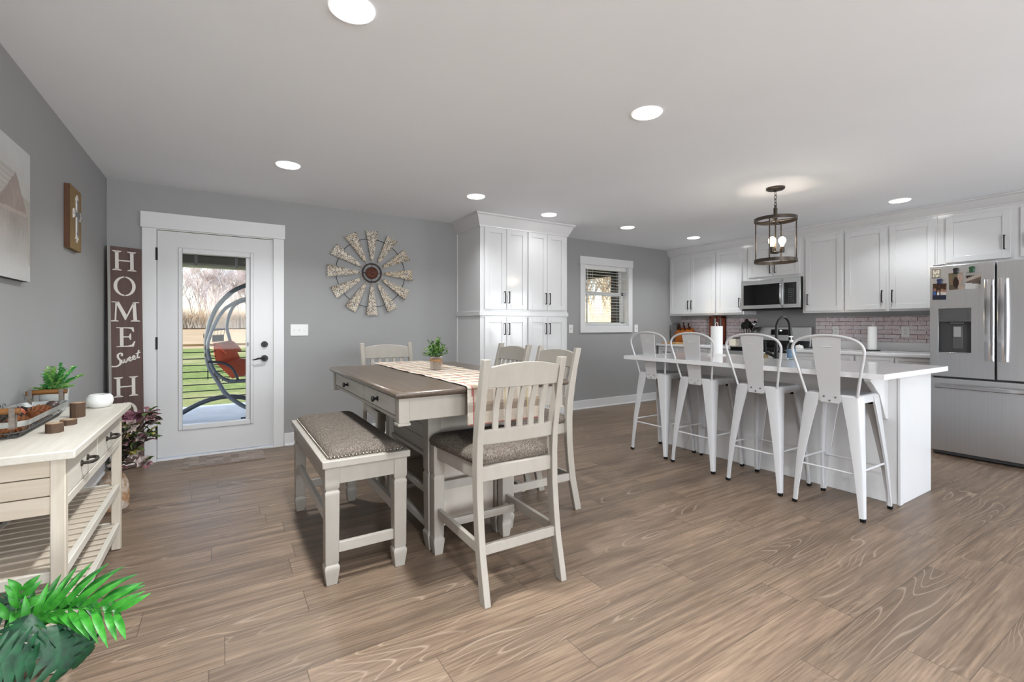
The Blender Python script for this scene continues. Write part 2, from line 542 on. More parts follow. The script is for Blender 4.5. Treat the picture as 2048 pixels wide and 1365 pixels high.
# frames of the unseen windows added around the fill lights
for i, (a, b) in enumerate(rw):
    m = MB()
    for x in (a, (a + b) / 2 - .03, b - .06): m.box(x, x + .06, YF - .1, YF - .05, .5, 2.2)
    m.box(a, b, YF - .1, YF - .05, .5, .56); m.box(a, b, YF - .1, YF - .05, 2.14, 2.2)
    struct(m.build('window_%d' % (i + 2), M_trim))
m = MB()
for y in (-3.05, -1.93, -.81): m.box(XR + .05, XR + .1, y, y + .06, .5, 2.2)
m.box(XR + .05, XR + .1, -3.05, -.75, .5, .56); m.box(XR + .05, XR + .1, -3.05, -.75, 2.14, 2.2)
struct(m.build('window_4', M_trim))  # unseen side window, added to go with its fill light

# ================================================================== CEILING LIGHTS
M_lens = emit('led_lens', (1, .985, .96, 1), 14)
M_ring = emit('glowing_trim_ring', (1, .99, .97, 1), .55)  # glow put into the ring, in place of light from the lens
places = {(.43, 1.868): 'recessed ceiling light nearest the viewer, cut by the top of the frame',
          (2.095, 1.873): 'large recessed ceiling light in the middle of the ceiling, above the open floor',
          (.43, 3.945): 'recessed ceiling light in front of the glass door',
          (2.06, 3.948): 'recessed ceiling light just left of the tall pantry cabinet',
          (3.088, 4.165): 'recessed ceiling light in front of the tall pantry cabinet',
          (4.326, 4.18): 'recessed ceiling light in front of the kitchen window',
          (5.615, 4.175): 'recessed ceiling light in the far kitchen corner, over the knife block side',
          (5.679, 1.857): 'recessed ceiling light right of the lantern pendant, towards the fridge'}
rl = None
for (x, y), lab in places.items():
    if rl is None:
        rl = thing('recessed_light', lab, 'ceiling light', (x, y, H), 'recessed ceiling lights')
        m = MB(); m.lathe([(.079, H - .0002), (.079, H - .006), (.082, H - .008), (.087, H - .005), (.088, H - .0002)], (x, y, 0), 40)
        m.build('trim_ring', M_ring, rl)
        MB().lathe([(.078, H - .0003), (.078, H - .006), (.03, H - .0075), (.001, H - .008)], (x, y, 0), 40).build('lens', M_lens, rl)
    else:
        dup(rl, (x, y, H), label=lab)
    P_ = {(.43, 1.868): 33, (2.095, 1.873): 9, (.43, 3.945): 17, (2.06, 3.948): 9, (3.088, 4.165): 1.4, (4.326, 4.18): 4.5, (5.615, 4.175): 11, (5.679, 1.857): 7}[(x, y)]
    add_light('recessed_lamp', 'AREA', (x, y, H - .012), (0, 0, 0), P_, LAMP, shape='DISK', size=.13, spread=R(130))
for x, y in ((.43, -.2), (2.095, -.2), (.43, -2.3), (2.095, -2.3), (4.2, -.2), (4.2, -2.3), (5.68, -.4)):  # unseen ceiling lights continuing the grid, added as fill
    dup(rl, (x, y, H), label='unseen recessed ceiling light added behind the viewer as fill', group='unseen added ceiling lights')
    add_light('recessed_lamp', 'AREA', (x, y, H - .012), (0, 0, 0), 44 if x < 1 else (12 if x < 3 else 4), LAMP, shape='DISK', size=.13, spread=R(130))

# ---- lantern pendant
px, py = 4.216, 2.28
pd = thing('pendant_light', 'cylindrical bronze cage lantern pendant hanging over the kitchen island', 'pendant light', (px, py, H))
MB().lathe([(.001, H), (.075, H), (.075, H - .012), (.066, H - .02), (.02, H - .022), (.012, H - .034), (.001, H - .036)], (px, py, 0), 28).build('canopy', M_bronze, pd)
ch = MB()
z = H - .034
for k in range(4):
    rot = k % 2
    pts = []
    for j in range(14):
        a = 2 * PI * j / 14
        dx, dz = .011 * math.sin(a), .022 * math.cos(a)
        pts.append((px + (dx if rot == 0 else 0), py + (dx if rot else 0), z - .018 + dz))
    ch.tube(pts, .0026, n=6, closed=True)
    z -= .033
ch.build('chain', M_bronze, pd)
MB().lathe([(.001, 2.288), (.010, 2.286), (.010, 2.262), (.016, 2.258), (.016, 2.155), (.001, 2.153)], (px, py, 0), 16).build('stem', M_bronze, pd)
def hoop(z0, z1, name, cross):
    m = MB()
    ro, ri = .172, .163
    n = 56
    rings = []
    for k in range(n):
        a = 2 * PI * k / n
        c, s_ = math.cos(a), math.sin(a)
        rings.append([(px + ri * c, py + ri * s_, z0), (px + ro * c, py + ro * s_, z0), (px + ro * c, py + ro * s_, z1), (px + ri * c, py + ri * s_, z1)])
    m.loft(rings, closed=True)
    if cross:
        for a in (.3, .3 + PI / 2):
            c, s_ = math.cos(a), math.sin(a)
            m.tube([(px - .166 * c, py - .166 * s_, z0 + .006), (px + .166 * c, py + .166 * s_, z0 + .006)], .006, n=6)
    return m.build(name, M_bronze, pd)
hoop(2.138, 2.168, 'upper_ring', True)
hoop(1.768, 1.798, 'lower_ring', False)
for k in range(4):
    a = .22 + k * PI / 2
    x, y = px + .165 * math.cos(a), py + .165 * math.sin(a)
    MB().tube([(x, y, 1.775), (x, y, 2.16)], .0052, n=8).build('rod', M_bronze, pd)
MB().tube([(px, py, 1.846), (px, py, 2.155)], .006, n=8).lathe([(.001, 1.846), (.03, 1.85), (.034, 1.862), (.012, 1.872), (.001, 1.874)], (px, py, 0), 16).build('center_rod', M_bronze, pd)
M_bulb = emit('warm_bulb', (1, .80, .52, 1), 22)
for k in range(3):
    a = 1.0 + k * 2 * PI / 3
    x, y = px + .052 * math.cos(a), py + .052 * math.sin(a)
    s_ = MB().lathe([(.001, 1.855), (.019, 1.857), (.019, 1.908), (.001, 1.91)], (x, y, 0), 16).tube([(px, py, 1.862), (x, y, 1.862)], .005, n=6).build('socket', M_bronze, pd)
    MB().lathe([(.001, 1.909), (.012, 1.91), (.014, 1.925), (.026, 1.945), (.030, 1.962), (.026, 1.98), (.014, 1.992), (.001, 1.995)], (x, y, 0), 18).build('bulb', M_bulb, s_)
    add_light('pendant_lamp', 'POINT', (x, y, 1.962), (0, 0, 0), 15.0, (1, .90, .78), shadow_soft_size=.031)

# ================================================================== BACK WALL THINGS
# ---- windmill wall decor
wx, wz, wyy = 1.383, 1.775, YB - .03
wm = thing('windmill_decor', 'round twelve bladed metal windmill decoration hung on the grey wall', 'wall decor', (wx, wyy, wz))
def blade_mat():
    b = NB('pierced_tin_blade')
    co = b.co((1, 1, 1))
    sp = b.n('SeparateXYZ'); b.l(co, sp.inputs[0])
    cb = b.n('CombineXYZ'); b.l(sp.outputs[0], cb.inputs[0]); b.l(sp.outputs[2], cb.inputs[1])
    rz = b.math('DIVIDE', sp.outputs[2], .0145)
    rx = b.math('ADD', b.math('DIVIDE', sp.outputs[0], .030), b.math('MULTIPLY', b.math('FLOOR', rz), .47))
    slit = b.math('MULTIPLY', b.math('LESS_THAN', b.math('FRACT', rz), .30), b.math('LESS_THAN', b.math('FRACT', rx), .62))
    oi = b.n('ObjectInfo')
    nz = b.noise(b.co((40, 40, 40)), 1, 4, .7)
    n2 = b.noise(b.co((9, 9, 9)), 1, 3, .6)
    base = b.mix(oi.outputs['Random'], lin(178, 156, 126), lin(196, 190, 178))
    base = b.mix(b.ramp(n2, (.4, (0, 0, 0)), (.65, (1, 1, 1))), base, lin(214, 208, 196))
    base = b.mix(b.ramp(nz, (.48, (0, 0, 0)), (.6, (.85,) * 3)), base, lin(120, 100, 78))
    base = b.mix(b.ramp(n2, (.52, (0, 0, 0)), (.66, (.6,) * 3)), base, lin(60, 54, 48))
    dash = b.math('MULTIPLY', slit, b.ramp(nz, (.34, (0, 0, 0)), (.44, (1, 1, 1))))
    b.set(b.mix(dash, base, lin(30, 27, 24)), .5, .25, .4)
    return b.m
M_blade = blade_mat()
M_rust = mat('rusty_iron', lin(84, 48, 36), .6, .4, .4, .25, 40)
bm_ = MB()
r0, r1, w0, w1 = .145, .458, .014, .064
secs = []
N = 8
vs = []; fs = []
for i in range(7):
    k = i / 6; rr = r0 + (r1 - r0) * k; hw = w0 + (w1 - w0) * k
    for j in range(5):
        u = -1 + j / 2
        vs.append((u * hw, -.006 + .012 * (1 - u * u) * k - .012 * u * k * .6, rr))
for i in range(6):
    for j in range(4):
        a = i * 5 + j
        fs.append((a, a + 1, a + 6, a + 5))
nb = len(vs)
vs2 = vs + [(x, y + .002, z) for x, y, z in vs]
fs2 = fs + [tuple(q + nb for q in f[::-1]) for f in fs]
edge = [0, 1, 2, 3, 4] + [9, 14, 19, 24, 29, 34] + [33, 32, 31, 30] + [25, 20, 15, 10, 5]
for q in range(len(edge)):
    a, c = edge[q], edge[(q + 1) % len(edge)]
    fs2.append((a, c, c + nb, a + nb))
bm_.add(vs2, fs2)
bm_.cyl((0, 0.002, .098), (0, .002, .16), .004, n=6)
blade = bm_.build('blade', M_blade)
blade.parent = wm
for k in range(12):
    b_ = blade if k == 0 else blade.copy()
    if k: COL.objects.link(b_); b_.parent = wm
    b_.rotation_euler = (0, 2 * PI * k / 12, 0)
def ringy(cx, cy, cz, r, t, n=48):
    return MB().tube([(cx + r * math.cos(2 * PI * j / n), cy, cz + r * math.sin(2 * PI * j / n)) for j in range(n)], t, n=6, closed=True)
ringy(wx, wyy + .012, wz, .372, .0028).build('wire_ring', M_black, wm)
m = ringy(wx, wyy - .004, wz, .100, .008)
for k in range(4):
    a = k * PI / 2
    m.cyl((wx + .06 * math.cos(a), wyy, wz + .06 * math.sin(a)), (wx + .1 * math.cos(a), wyy, wz + .1 * math.sin(a)), .003, n=6)
m.build('hub_ring', mat('dark_iron', lin(58, 48, 42), .6, .4), wm)
MB().lathe([(.001, wyy + .004), (.064, wyy + .004), (.066, wyy - .006), (.05, wyy - .014), (.02, wyy - .016), (.014, wyy - .022), (.001, wyy - .022)], (wx, 0, wz), 32, 'y').build('hub_disc', M_rust, wm)
MB().cyl((wx, wyy, wz), (wx, YB, wz), .012, n=10).build('wall_mount', M_black, wm)

# ---- switches and outlets
def plate(name, label, cat, cx, cz, w, h, toggles, axis='y', pos=YB, group=None, outlet=False):
    if axis == 'y':
        t = thing(name, label, cat, (cx, pos, cz), group)
        B((cx - w / 2, cx + w / 2, pos - .006, pos, cz - h / 2, cz + h / 2)).build('cover_plate', M_white, t, bevel=.003)
        for k in range(toggles):
            xx = cx + (k - (toggles - 1) / 2) * .046
            m = MB(); m.box(xx - .005, xx + .005, pos - .009, pos - .005, cz - .012, cz + .012); m.box(xx - .004, xx + .004, pos - .017, pos - .006, cz - .001, cz + .009)
            m.build('toggle', M_white, t, bevel=.001)
    else:
        t = thing(name, label, cat, (pos, cx, cz), group)
        B((pos - .006, pos, cx - w / 2, cx + w / 2, cz - h / 2, cz + h / 2)).build('cover_plate', M_white, t, bevel=.003)
        for dz in (-.02, .02):
            r_ = B((pos - .008, pos - .004, cx - .016, cx + .016, cz + dz - .014, cz + dz + .014)).build('receptacle', M_white, t, bevel=.003)
            B((pos - .0086, pos - .0075, cx - .008, cx - .005, cz + dz - .004, cz + dz + .006), (pos - .0086, pos - .0075, cx + .005, cx + .008, cz + dz - .004, cz + dz + .006), (pos - .0086, pos - .0075, cx - .002, cx + .002, cz + dz - .011, cz + dz - .007)).build('slots', M_blackpl, r_, smooth=0)
    return t
plate('light_switch', 'triple white light switch plate between the door and the windmill', 'light switch', .662, 1.156, .166, .117, 3)
plate('light_switch', 'single white switch plate between the pantry and the window', 'light switch', 4.182, 1.155, .074, .118, 1)
plate('light_switch', 'single white switch plate right of the kitchen window', 'light switch', 5.489, 1.157, .074, .118, 1)

# ---- HOME Sweet HOME sign
sg = thing('home_sign', 'tall brown wooden sign with white letters leaning in the corner by the door', 'sign', (0, 0, 0))
M_sign = wood('sign_brown', lin(84, 64, 60), lin(112, 88, 82), .7, (60, 60, 2), lin(54, 46, 44), .6)
M_letter = mat('sign_letter_cream', lin(214, 208, 202), .6, 0, .3, .04)
SW, SH = .236, 1.86
B((0, SW, 0, .018, 0, SH)).build('board', M_sign, sg, bevel=.002)
M_signedge = wood('sign_edge_grey', lin(140, 138, 134), lin(160, 158, 152), .8, (60, 60, 2))
B((0, .019, -.0015, .0, 0, SH)).build('edge_strip', M_signedge, sg)
def prismxz(m, poly, y0=-.003, y1=.0):
    m.prism(poly, y0, y1, 'y')
def letter(ch, cx, z0, h):
    m = MB(); s_ = h / .165
    P = lambda pts: prismxz(m, [(cx + x * s_, z0 + z * s_) for x, z in pts])
    if ch == 'H':
        for sx in (-1, 1):
            x = sx * .051
            P([(x - .012, .006), (x + .012, .006), (x + .012, .159), (x - .012, .159)])
            P([(x - .032, 0), (x + .032, 0), (x + .03, .006), (x + .012, .014), (x - .012, .014), (x - .03, .006)])
            P([(x - .03, .159), (x - .012, .151), (x + .012, .151), (x + .03, .159), (x + .032, .165), (x - .032, .165)])
        P([(-.04, .079), (.04, .079), (.04, .089), (-.04, .089)])
    elif ch == 'O':
        n = 20
        for sd in (0, 1):
            a0 = PI / 2 + .05 + sd * PI; a1 = a0 + PI - .1
            for k in range(n):
                t0, t1 = a0 + (a1 - a0) * k / n, a0 + (a1 - a0) * (k + 1) / n
                q = lambda a, rx, rz: (rx * math.cos(a), .0825 + rz * math.sin(a))
                P([q(t0, .075, .0825), q(t1, .075, .0825), q(t1, .051, .073), q(t0, .051, .073)][::-1])
    elif ch == 'M':
        P([(-.075, .006), (-.065, .006), (-.058, .16), (-.068, .16)])
        P([(.052, .006), (.078, .006), (.07, .16), (.048, .16)])
        P([(-.07, .165), (-.045, .165), (.008, .05), (0, .012), (-.006, .012)])
        P([(0, .012), (.004, .045), (.052, .165), (.066, .165)][::-1])
        P([(-.1, 0), (-.048, 0), (-.05, .007), (-.066, .012), (-.08, .012), (-.098, .007)])
        P([(.034, 0), (.1, 0), (.098, .007), (.08, .012), (.05, .012), (.036, .007)])
        P([(-.094, .159), (-.06, .157), (-.045, .165), (-.094, .165)]); P([(.05, .165), (.06, .157), (.094, .159), (.094, .165)])
    elif ch == 'E':
        P([(-.037, .006), (-.013, .006), (-.013, .159), (-.037, .159)])
        P([(-.06, 0), (.056, 0), (.068, .045), (.060, .046), (.044, .018), (.02, .01), (-.06, .007)])
        P([(-.06, .158), (.02, .155), (.042, .15), (.052, .125), (.06, .126), (.056, .165), (-.06, .165)][::-1])
        P([(-.013, .079), (.024, .079), (.032, .058), (.039, .058), (.039, .112), (.032, .112), (.024, .089), (-.013, .089)])
    m.build('letter', M_letter, sg, smooth=0)
cx = SW / 2 - .004
for ch_, top in (('H', .035), ('O', .248), ('M', .462), ('E', .676), ('H', 1.092), ('O', 1.304)):
    letter(ch_, cx + (.004 if ch_ == 'M' else 0), SH - top - .165, .165)
letter('M', cx + .004, SH - 1.50 - .15, .15); letter('E', cx, SH - 1.685 - .15, .15)
def script(pts, wd):
    m = MB(); out = []
    # smooth polyline ribbon with varying width
    P = [Vector((x, 0, z)) for x, z in pts]; Q = []
    for i in range(len(P) - 1):
        p0, p1, p2, p3 = P[max(i - 1, 0)], P[i], P[i + 1], P[min(i + 2, len(P) - 1)]
        for k in range(6):
            t = k / 6
            Q.append(.5 * ((2 * p1) + (p2 - p0) * t + (2 * p0 - 5 * p1 + 4 * p2 - p3) * t * t + (3 * p1 - p0 - 3 * p2 + p3) * t ** 3))
    Q.append(P[-1])
    vs = []; fs = []
    for i, q in enumerate(Q):
        d = (Q[min(i + 1, len(Q) - 1)] - Q[max(i - 1, 0)]).normalized()
        nrm = Vector((-d.z, 0, d.x)) * wd * (.75 + .45 * abs(d.z))
        vs += [q - nrm + Vector((0, -.003, 0)), q + nrm + Vector((0, -.003, 0)), q - nrm, q + nrm]
    for i in range(len(Q) - 1):
        a = i * 4
        fs += [(a, a + 1, a + 5, a + 4), (a, a + 4, a + 6, a + 2), (a + 1, a + 3, a + 7, a + 5)]
    return m.add(vs, fs)
sw = MB()
zb = SH - 1.035
glyphs = [([(.074, .118), (.078, .135), (.066, .142), (.05, .128), (.052, .105), (.066, .08), (.064, .052), (.044, .036), (.02, .034), (.008, .038)], .006),
          ([(.074, .088), (.076, .066), (.082, .06), (.09, .072), (.094, .09), (.096, .068), (.104, .064), (.112, .08), (.116, .098)], .004),
          ([(.118, .082), (.13, .088), (.137, .101), (.130, .108), (.122, .096), (.124, .078), (.134, .074), (.146, .086)], .004),
          ([(.146, .092), (.158, .098), (.165, .111), (.158, .118), (.150, .106), (.152, .088), (.162, .084), (.176, .098)], .004),
          ([(.194, .165), (.187, .135), (.183, .106), (.189, .096), (.2, .104)], .0045), ([(.170, .132), (.19, .139), (.206, .146)], .004)]
for pts, wd in glyphs:
    q = script([(x + .012, z + zb) for x, z in pts], wd); sw.add(q.v, q.f)
sw.build('script_word', M_letter, sg, smooth=0)
# stand it: bottom right (-.563,5.06), top right (-.612,5.085), left edge swung out to the left wall
bl_, br_ = Vector((-.785, 4.94, 0)), Vector((-.565, 5.045, 0))
tr_ = Vector((-.612, 5.090, 1.838)); 
ux = (br_ - bl_).normalized(); uz = (tr_ - br_).normalized()
uyv = uz.cross(ux).normalized(); uz = ux.cross(uyv).normalized()
Ms = Matrix((ux, uyv, uz)).transposed().to_4x4()
org = br_ - ux * SW
Ms.translation = org + Vector((0, 0, .004))
sg.matrix_world = Ms

# ---- door mat
M_print = attr_mat('printed_matte', .75)
M_weave = attr_mat('woven_print', .9, .5)
o = gridsheet(40, 26, lambda u, v: (-.287 + .617 * u, 4.735 + .365 * v, .009)).add(
    [(-.287, 4.735, .001), (.33, 4.735, .001), (.33, 5.1, .001), (-.287, 5.1, .001), (-.287, 4.735, .009), (.33, 4.735, .009), (.33, 5.1, .009), (-.287, 5.1, .009)],
    [(0, 1, 5, 4), (1, 2, 6, 5), (2, 3, 7, 6), (3, 0, 4, 7), (0, 3, 2, 1)]).build('door_mat', M_weave, loc=(.02, 4.92, 0), smooth=0)
def matf(c):
    i, j = int((c.x + 1) / .0617), int((c.y + 1) / .0365 / 2)
    k = random.Random(i * 31 + j * 17).random()
    n = random.random() * .12 - .06
    a = Vector(lin(146, 134, 126)[:3]); b = Vector(lin(118, 105, 98)[:3])
    return tuple((a * k + b * (1 - k)) * (1 + n))
paint(o, matf)
tag(o, 'thin grey brown checked door mat on the floor by the glass door', 'door mat')

# ================================================================== CABINET HELPERS
def shaker(parent, axis, pos, a0, a1, z0, z1, out, th=.019, rail=.057, handle=None, hz=None, name='door', hside=None):
    """shaker front. axis 'y': face looks to -y at y=pos, spans x a0..a1 ; axis 'x': face looks to -x at x=pos, spans y a0..a1"""
    def bx(u0, u1, d0, d1, zz0, zz1):
        return (u0, u1, pos - d1, pos - d0, zz0, zz1) if axis == 'y' else (pos - d1, pos - d0, u0, u1, zz0, zz1)
    r = rail
    m = B(bx(a0, a0 + r, 0, th, z0, z1), bx(a1 - r, a1, 0, th, z0, z1), bx(a0 + r, a1 - r, 0, th, z0, z0 + r), bx(a0 + r, a1 - r, 0, th, z1 - r, z1),
          bx(a0 + r, a1 - r, 0, th - .009, z0 + r, z1 - r))
    d = m.build(name, M_cab, parent, bevel=.0016)
    if handle is not None:
        pull(d, axis, pos - th, handle, hz)
    return d

def pull(parent, axis, pos, u, hz, horiz=False, L=.134):
    m = MB()
    t = .0045; out = .028
    if not horiz:
        z0, z1 = hz
        bx = (lambda u0, u1, d0, d1, a, b: (u0, u1, pos - d1, pos - d0, a, b)) if axis == 'y' else (lambda u0, u1, d0, d1, a, b: (pos - d1, pos - d0, u0, u1, a, b))
        m.box(*bx(u - t, u + t, out - .009, out, z0, z1)); m.box(*bx(u - t, u + t, 0, out - .009, z0, z0 + .009)); m.box(*bx(u - t, u + t, 0, out - .009, z1 - .009, z1))
    else:
        z = hz
        bx = (lambda u0, u1, d0, d1, a, b: (u0, u1, pos - d1, pos - d0, a, b)) if axis == 'y' else (lambda u0, u1, d0, d1, a, b: (pos - d1, pos - d0, u0, u1, a, b))
        m.box(*bx(u - L / 2, u + L / 2, out - .009, out, z - t, z + t)); m.box(*bx(u - L / 2, u - L / 2 + .009, 0, out - .009, z - t, z + t)); m.box(*bx(u + L / 2 - .009, u + L / 2, 0, out - .009, z - t, z + t))
    return m.build('handle', M_black, parent, bevel=.001)

# ---- tall pantry cabinet
PX0, PX1, PY, PB = 2.405, 3.621, 4.512, YB - .001
pt = thing('pantry_cabinet', 'tall white pantry cabinet with eight doors standing against the back wall', 'cabinet', (3.01, 4.82, 0))
B((PX0, PX1, PY, PB, .10, 2.345), (PX0 + .02, PX1 - .02, PY + .07, PB, 0, .10)).build('body', M_cab, pt, bevel=.0015)
m = MB()
prof = [(0, 2.30), (.012, 2.30), (.014, 2.318), (.026, 2.335), (.044, 2.376), (.062, 2.414), (.080, 2.424), (.082, 2.4385), (0, 2.4385)]
def crown_path(prof, path_fn):
    return [[path_fn(d, z) for d, z in prof] for path_fn in path_fn]
secs = []
for f in (lambda d, z: (PX0 - d, PB, z), lambda d, z: (PX0 - d, PY - d, z), lambda d, z: (PX1 + d, PY - d, z), lambda d, z: (PX1 + d, PB, z)):
    secs.append([f(d, z) for d, z in prof])
m.loft(secs)
m.build('crown', M_cab, pt, smooth=30)
B((PX0 - .012, PX1 + .012, PY - .014, PB, 1.312, 1.362)).build('mid_rail', M_cab, pt, bevel=.004)
B((PX0 - .006, PX0 + .001, PB - .04, PB, .1, 2.3)).build('scribe_strip', M_cab, pt)
for a0, a1, hx in ((2.455, 2.732, 2.706), (2.737, 3.013, 2.763), (3.035, 3.305, 3.279), (3.310, 3.578, 3.336)):
    shaker(pt, 'y', PY, a0, a1, 1.386, 2.296, -1, handle=hx, hz=(1.455, 1.59))
    shaker(pt, 'y', PY, a0, a1, .125, 1.298, -1, handle=hx, hz=(1.098, 1.232))

# ---- wall cabinets
FX = 6.262
def wallcab(name, label, y0, y1, z0, doors, group='white wall cabinets'):
    t = thing(name, label, 'cabinet', (6.42, (y0 + y1) / 2, z0), group)
    B((FX, XR - .001, y0, y1, z0, 2.352)).build('body', M_cab, t, bevel=.0012)
    for a0, a1, dz0, h, hz in doors:
        shaker(t, 'x', FX, a0, a1, dz0, 2.296, -1, handle=h, hz=hz)
    return t
HZ = (1.462, 1.596)
wallcab('wall_cabinet', 'white two door wall cabinet in the far corner, above the knife block', 4.258, YB - .001, 1.36, [(4.705, 5.092, 1.388, 4.735, HZ), (4.270, 4.700, 1.388, 4.672, HZ)])
wallcab('wall_cabinet', 'narrow white one door wall cabinet just left of the microwave', 3.830, 4.257, 1.36, [(3.852, 4.247, 1.388, 3.882, HZ)])
wallcab('wall_cabinet', 'short white two door wall cabinet above the microwave, behind the pendant', 3.042, 3.829, 1.832, [(3.412, 3.758, 1.866, 3.442, (1.905, 2.04)), (3.070, 3.407, 1.866, 3.378, (1.905, 2.04))])
wallcab('wall_cabinet', 'white one door wall cabinet just right of the microwave', 2.582, 3.041, 1.36, [(2.598, 3.004, 1.384, 2.972, HZ)])
wallcab('wall_cabinet', 'wide white two door wall cabinet left of the fridge, above the paper towel', 1.736, 2.581, 1.36, [(2.167, 2.564, 1.384, 2.198, HZ), (1.752, 2.135, 1.384, 2.104, HZ)])
wallcab('wall_cabinet', 'white cabinet above the stainless fridge', .72, 1.735, 1.80, [(1.205, 1.665, 1.838, 1.245, (1.92, 2.055)), (.76, 1.143, 1.838, 1.105, (1.92, 2.055))])
m = MB()
prof = [(0, 2.335), (.012, 2.335), (.014, 2.347), (.026, 2.358), (.044, 2.386), (.062, 2.416), (.080, 2.424), (.082, 2.4385), (0, 2.4385)]
secs = [[(FX - d, y, z) for d, z in prof] for y in (YB - .001, .72)]
m.loft(secs)
struct(m.build('trim_3', M_cab, smooth=30), 'white crown moulding along the wall cabinets')

# ---- microwave
mw = thing('microwave', 'stainless over the range microwave under the short wall cabinet', 'microwave', (6.4, 3.435, 1.42))
my0, my1, mz0, mz1, mx = 3.046, 3.826, 1.425, 1.829, 6.205
B((mx + .02, XR - .001, my0, my1, mz0, mz1)).build('body', M_blackpl, mw, bevel=.003)
md = B((mx, mx + .02, 3.262, my1, mz0 + .008, mz1 - .002)).build('door', M_steel, mw, bevel=.004)
B((mx - .0015, mx + .001, 3.285, my1 - .028, 1.482, 1.762)).build('window', M_blackgl, md, bevel=.001)
B((mx, mx + .02, my0, 3.258, mz0 + .008, mz1 - .002)).build('control_panel', M_steel, mw, bevel=.004)
cp = B((mx - .0015, mx + .001, 3.092, 3.246, 1.482, 1.762)).build('keypad', M_blackgl, mw)
m = MB()
for i in range(8):
    for j in range(3):
        m.box(mx - .0022, mx - .001, 3.125 + j * .026, 3.136 + j * .026, 1.507 + i * .0235, 1.5115 + i * .0235)
m.build('key_marks', mat('key_print_grey', lin(150, 150, 150), .5), cp, smooth=0)
MB().tube([(mx + .004, 3.275, 1.455), (mx - .028, 3.275, 1.50), (mx - .042, 3.275, 1.57), (mx - .045, 3.275, 1.63), (mx - .042, 3.275, 1.69), (mx - .028, 3.275, 1.76), (mx + .004, 3.275, 1.80)], .012, n=12).build('handle', M_chrome, mw)
B((mx + .004, XR - .02, my0 + .01, my1 - .01, mz0 - .014, mz0)).build('vent_grille', M_blackpl, mw)

# ---- backsplash (whitewashed brick) and grey wall gap behind range
def brick_mat():
    b = NB('whitewashed_brick')
    tc = b.n('TexCoord'); sp = b.n('SeparateXYZ'); b.l(tc.outputs['Object'], sp.inputs[0])
    cb = b.n('CombineXYZ'); b.l(sp.outputs[1], cb.inputs[0]); b.l(sp.outputs[2], cb.inputs[1])
    br = b.n('TexBrick'); b.l(cb.outputs[0], br.inputs['Vector'])
    br.inputs['Scale'].default_value = 1; br.inputs['Brick Width'].default_value = .155; br.inputs['Row Height'].default_value = .0505
    br.inputs['Mortar Size'].default_value = .0036; br.inputs['Mortar Smooth'].default_value = .2; br.inputs['Bias'].default_value = -.1
    br.offset = .5; br.squash = 1
    br.inputs['Color1'].default_value = lin(214, 206, 209); br.inputs['Color2'].default_value = lin(196, 172, 174); br.inputs['Mortar'].default_value = lin(120, 98, 100)
    nz = b.noise(b.co((1, 16, 26)), 1, 5, .7, .4)
    n2 = b.noise(b.co((1, 50, 50)), 1, 3, .6)
    c = b.mix(b.ramp(nz, (.45, (0, 0, 0)), (.62, (.8,) * 3)), br.outputs['Color'], lin(210, 206, 208))
    c = b.mix(b.ramp(n2, (.58, (0, 0, 0)), (.68, (.7,) * 3)), c, lin(150, 118, 118))
    b.set(c, .6, 0, .3)
    h = b.math('SUBTRACT', b.math('MULTIPLY', n2, .3), br.outputs['Fac'])
    b.bump(h, .6, .004)
    return b.m
M_brick = brick_mat()
tag(B((XR - .008, XR - .0005, 3.822, YB - .001, 1.011, 1.312)).build('backsplash', M_brick, loc=(XR, 4.47, 1.0)), 'whitewashed brick backsplash in the corner, behind knives and utensils', 'backsplash')
tag(B((XR - .008, XR - .0005, 1.66, 3.036, 1.011, 1.312)).build('backsplash', M_brick, loc=(XR, 2.3, 1.0)), 'whitewashed brick backsplash between the range and the fridge', 'backsplash')
plate('wall_outlet', 'white outlet on the brick backsplash nearest the range', 'outlet', 2.80, 1.135, .075, .118, 0, 'x', XR - .008)
plate('wall_outlet', 'white outlet on the brick backsplash nearest the fridge', 'outlet', 2.096, 1.130, .075, .118, 0, 'x', XR - .008)

# ---- base cabinets and counters
CZ = .912
def basecab(label, y0, y1, fronts):
    t = thing('base_cabinet', label, 'cabinet', (6.27, (y0 + y1) / 2, 0), 'white base cabinets')
    B((5.975, XR - .001, y0, y1, .1, CZ - .034), (6.05, XR - .001, y0, y1, 0, .1)).build('body', M_cab, t, bevel=.0012)
    for a0, a1 in fronts:
        d = shaker(t, 'x', 5.975, a0, a1, .725, .862, -1, rail=.03, name='drawer')
        pull(d, 'x', 5.956, (a0 + a1) / 2, .787, True)
        shaker(t, 'x', 5.975, a0, a1, .125, .71, -1, handle=a0 + .04, hz=(.54, .675))
    return t
basecab('white base cabinet with drawer in the corner under the knife block', 4.545, YB - .03, [(4.72, 5.085)])
basecab('white base cabinet with drawer immediately left of the range', 3.826, 4.543, [(4.20, 4.53), (3.84, 4.185)])
basecab('white base cabinet with drawer immediately right of the range', 2.36, 3.05, [(2.71, 3.035), (2.375, 2.70)])
basecab('white base cabinet with drawer beside the fridge, behind the island', 1.64, 2.358, [(2.0, 2.345), (1.655, 1.99)])
def counter(label, y0, y1):
    t = thing('countertop', label, 'countertop', (6.25, (y0 + y1) / 2, CZ))
    B((5.935, XR - .001, y0, y1, CZ - .033, CZ)).build('slab', M_quartz, t, bevel=.004)
    B((XR - .022, XR - .001, y0, y1, CZ, 1.010)).build('upstand', M_quartz, t, bevel=.002)
counter('white wall countertop left of the range, holding knives and utensils', 3.824, YB - .004)
counter('white wall countertop right of the range, holding the short paper towel', 1.638, 3.052)

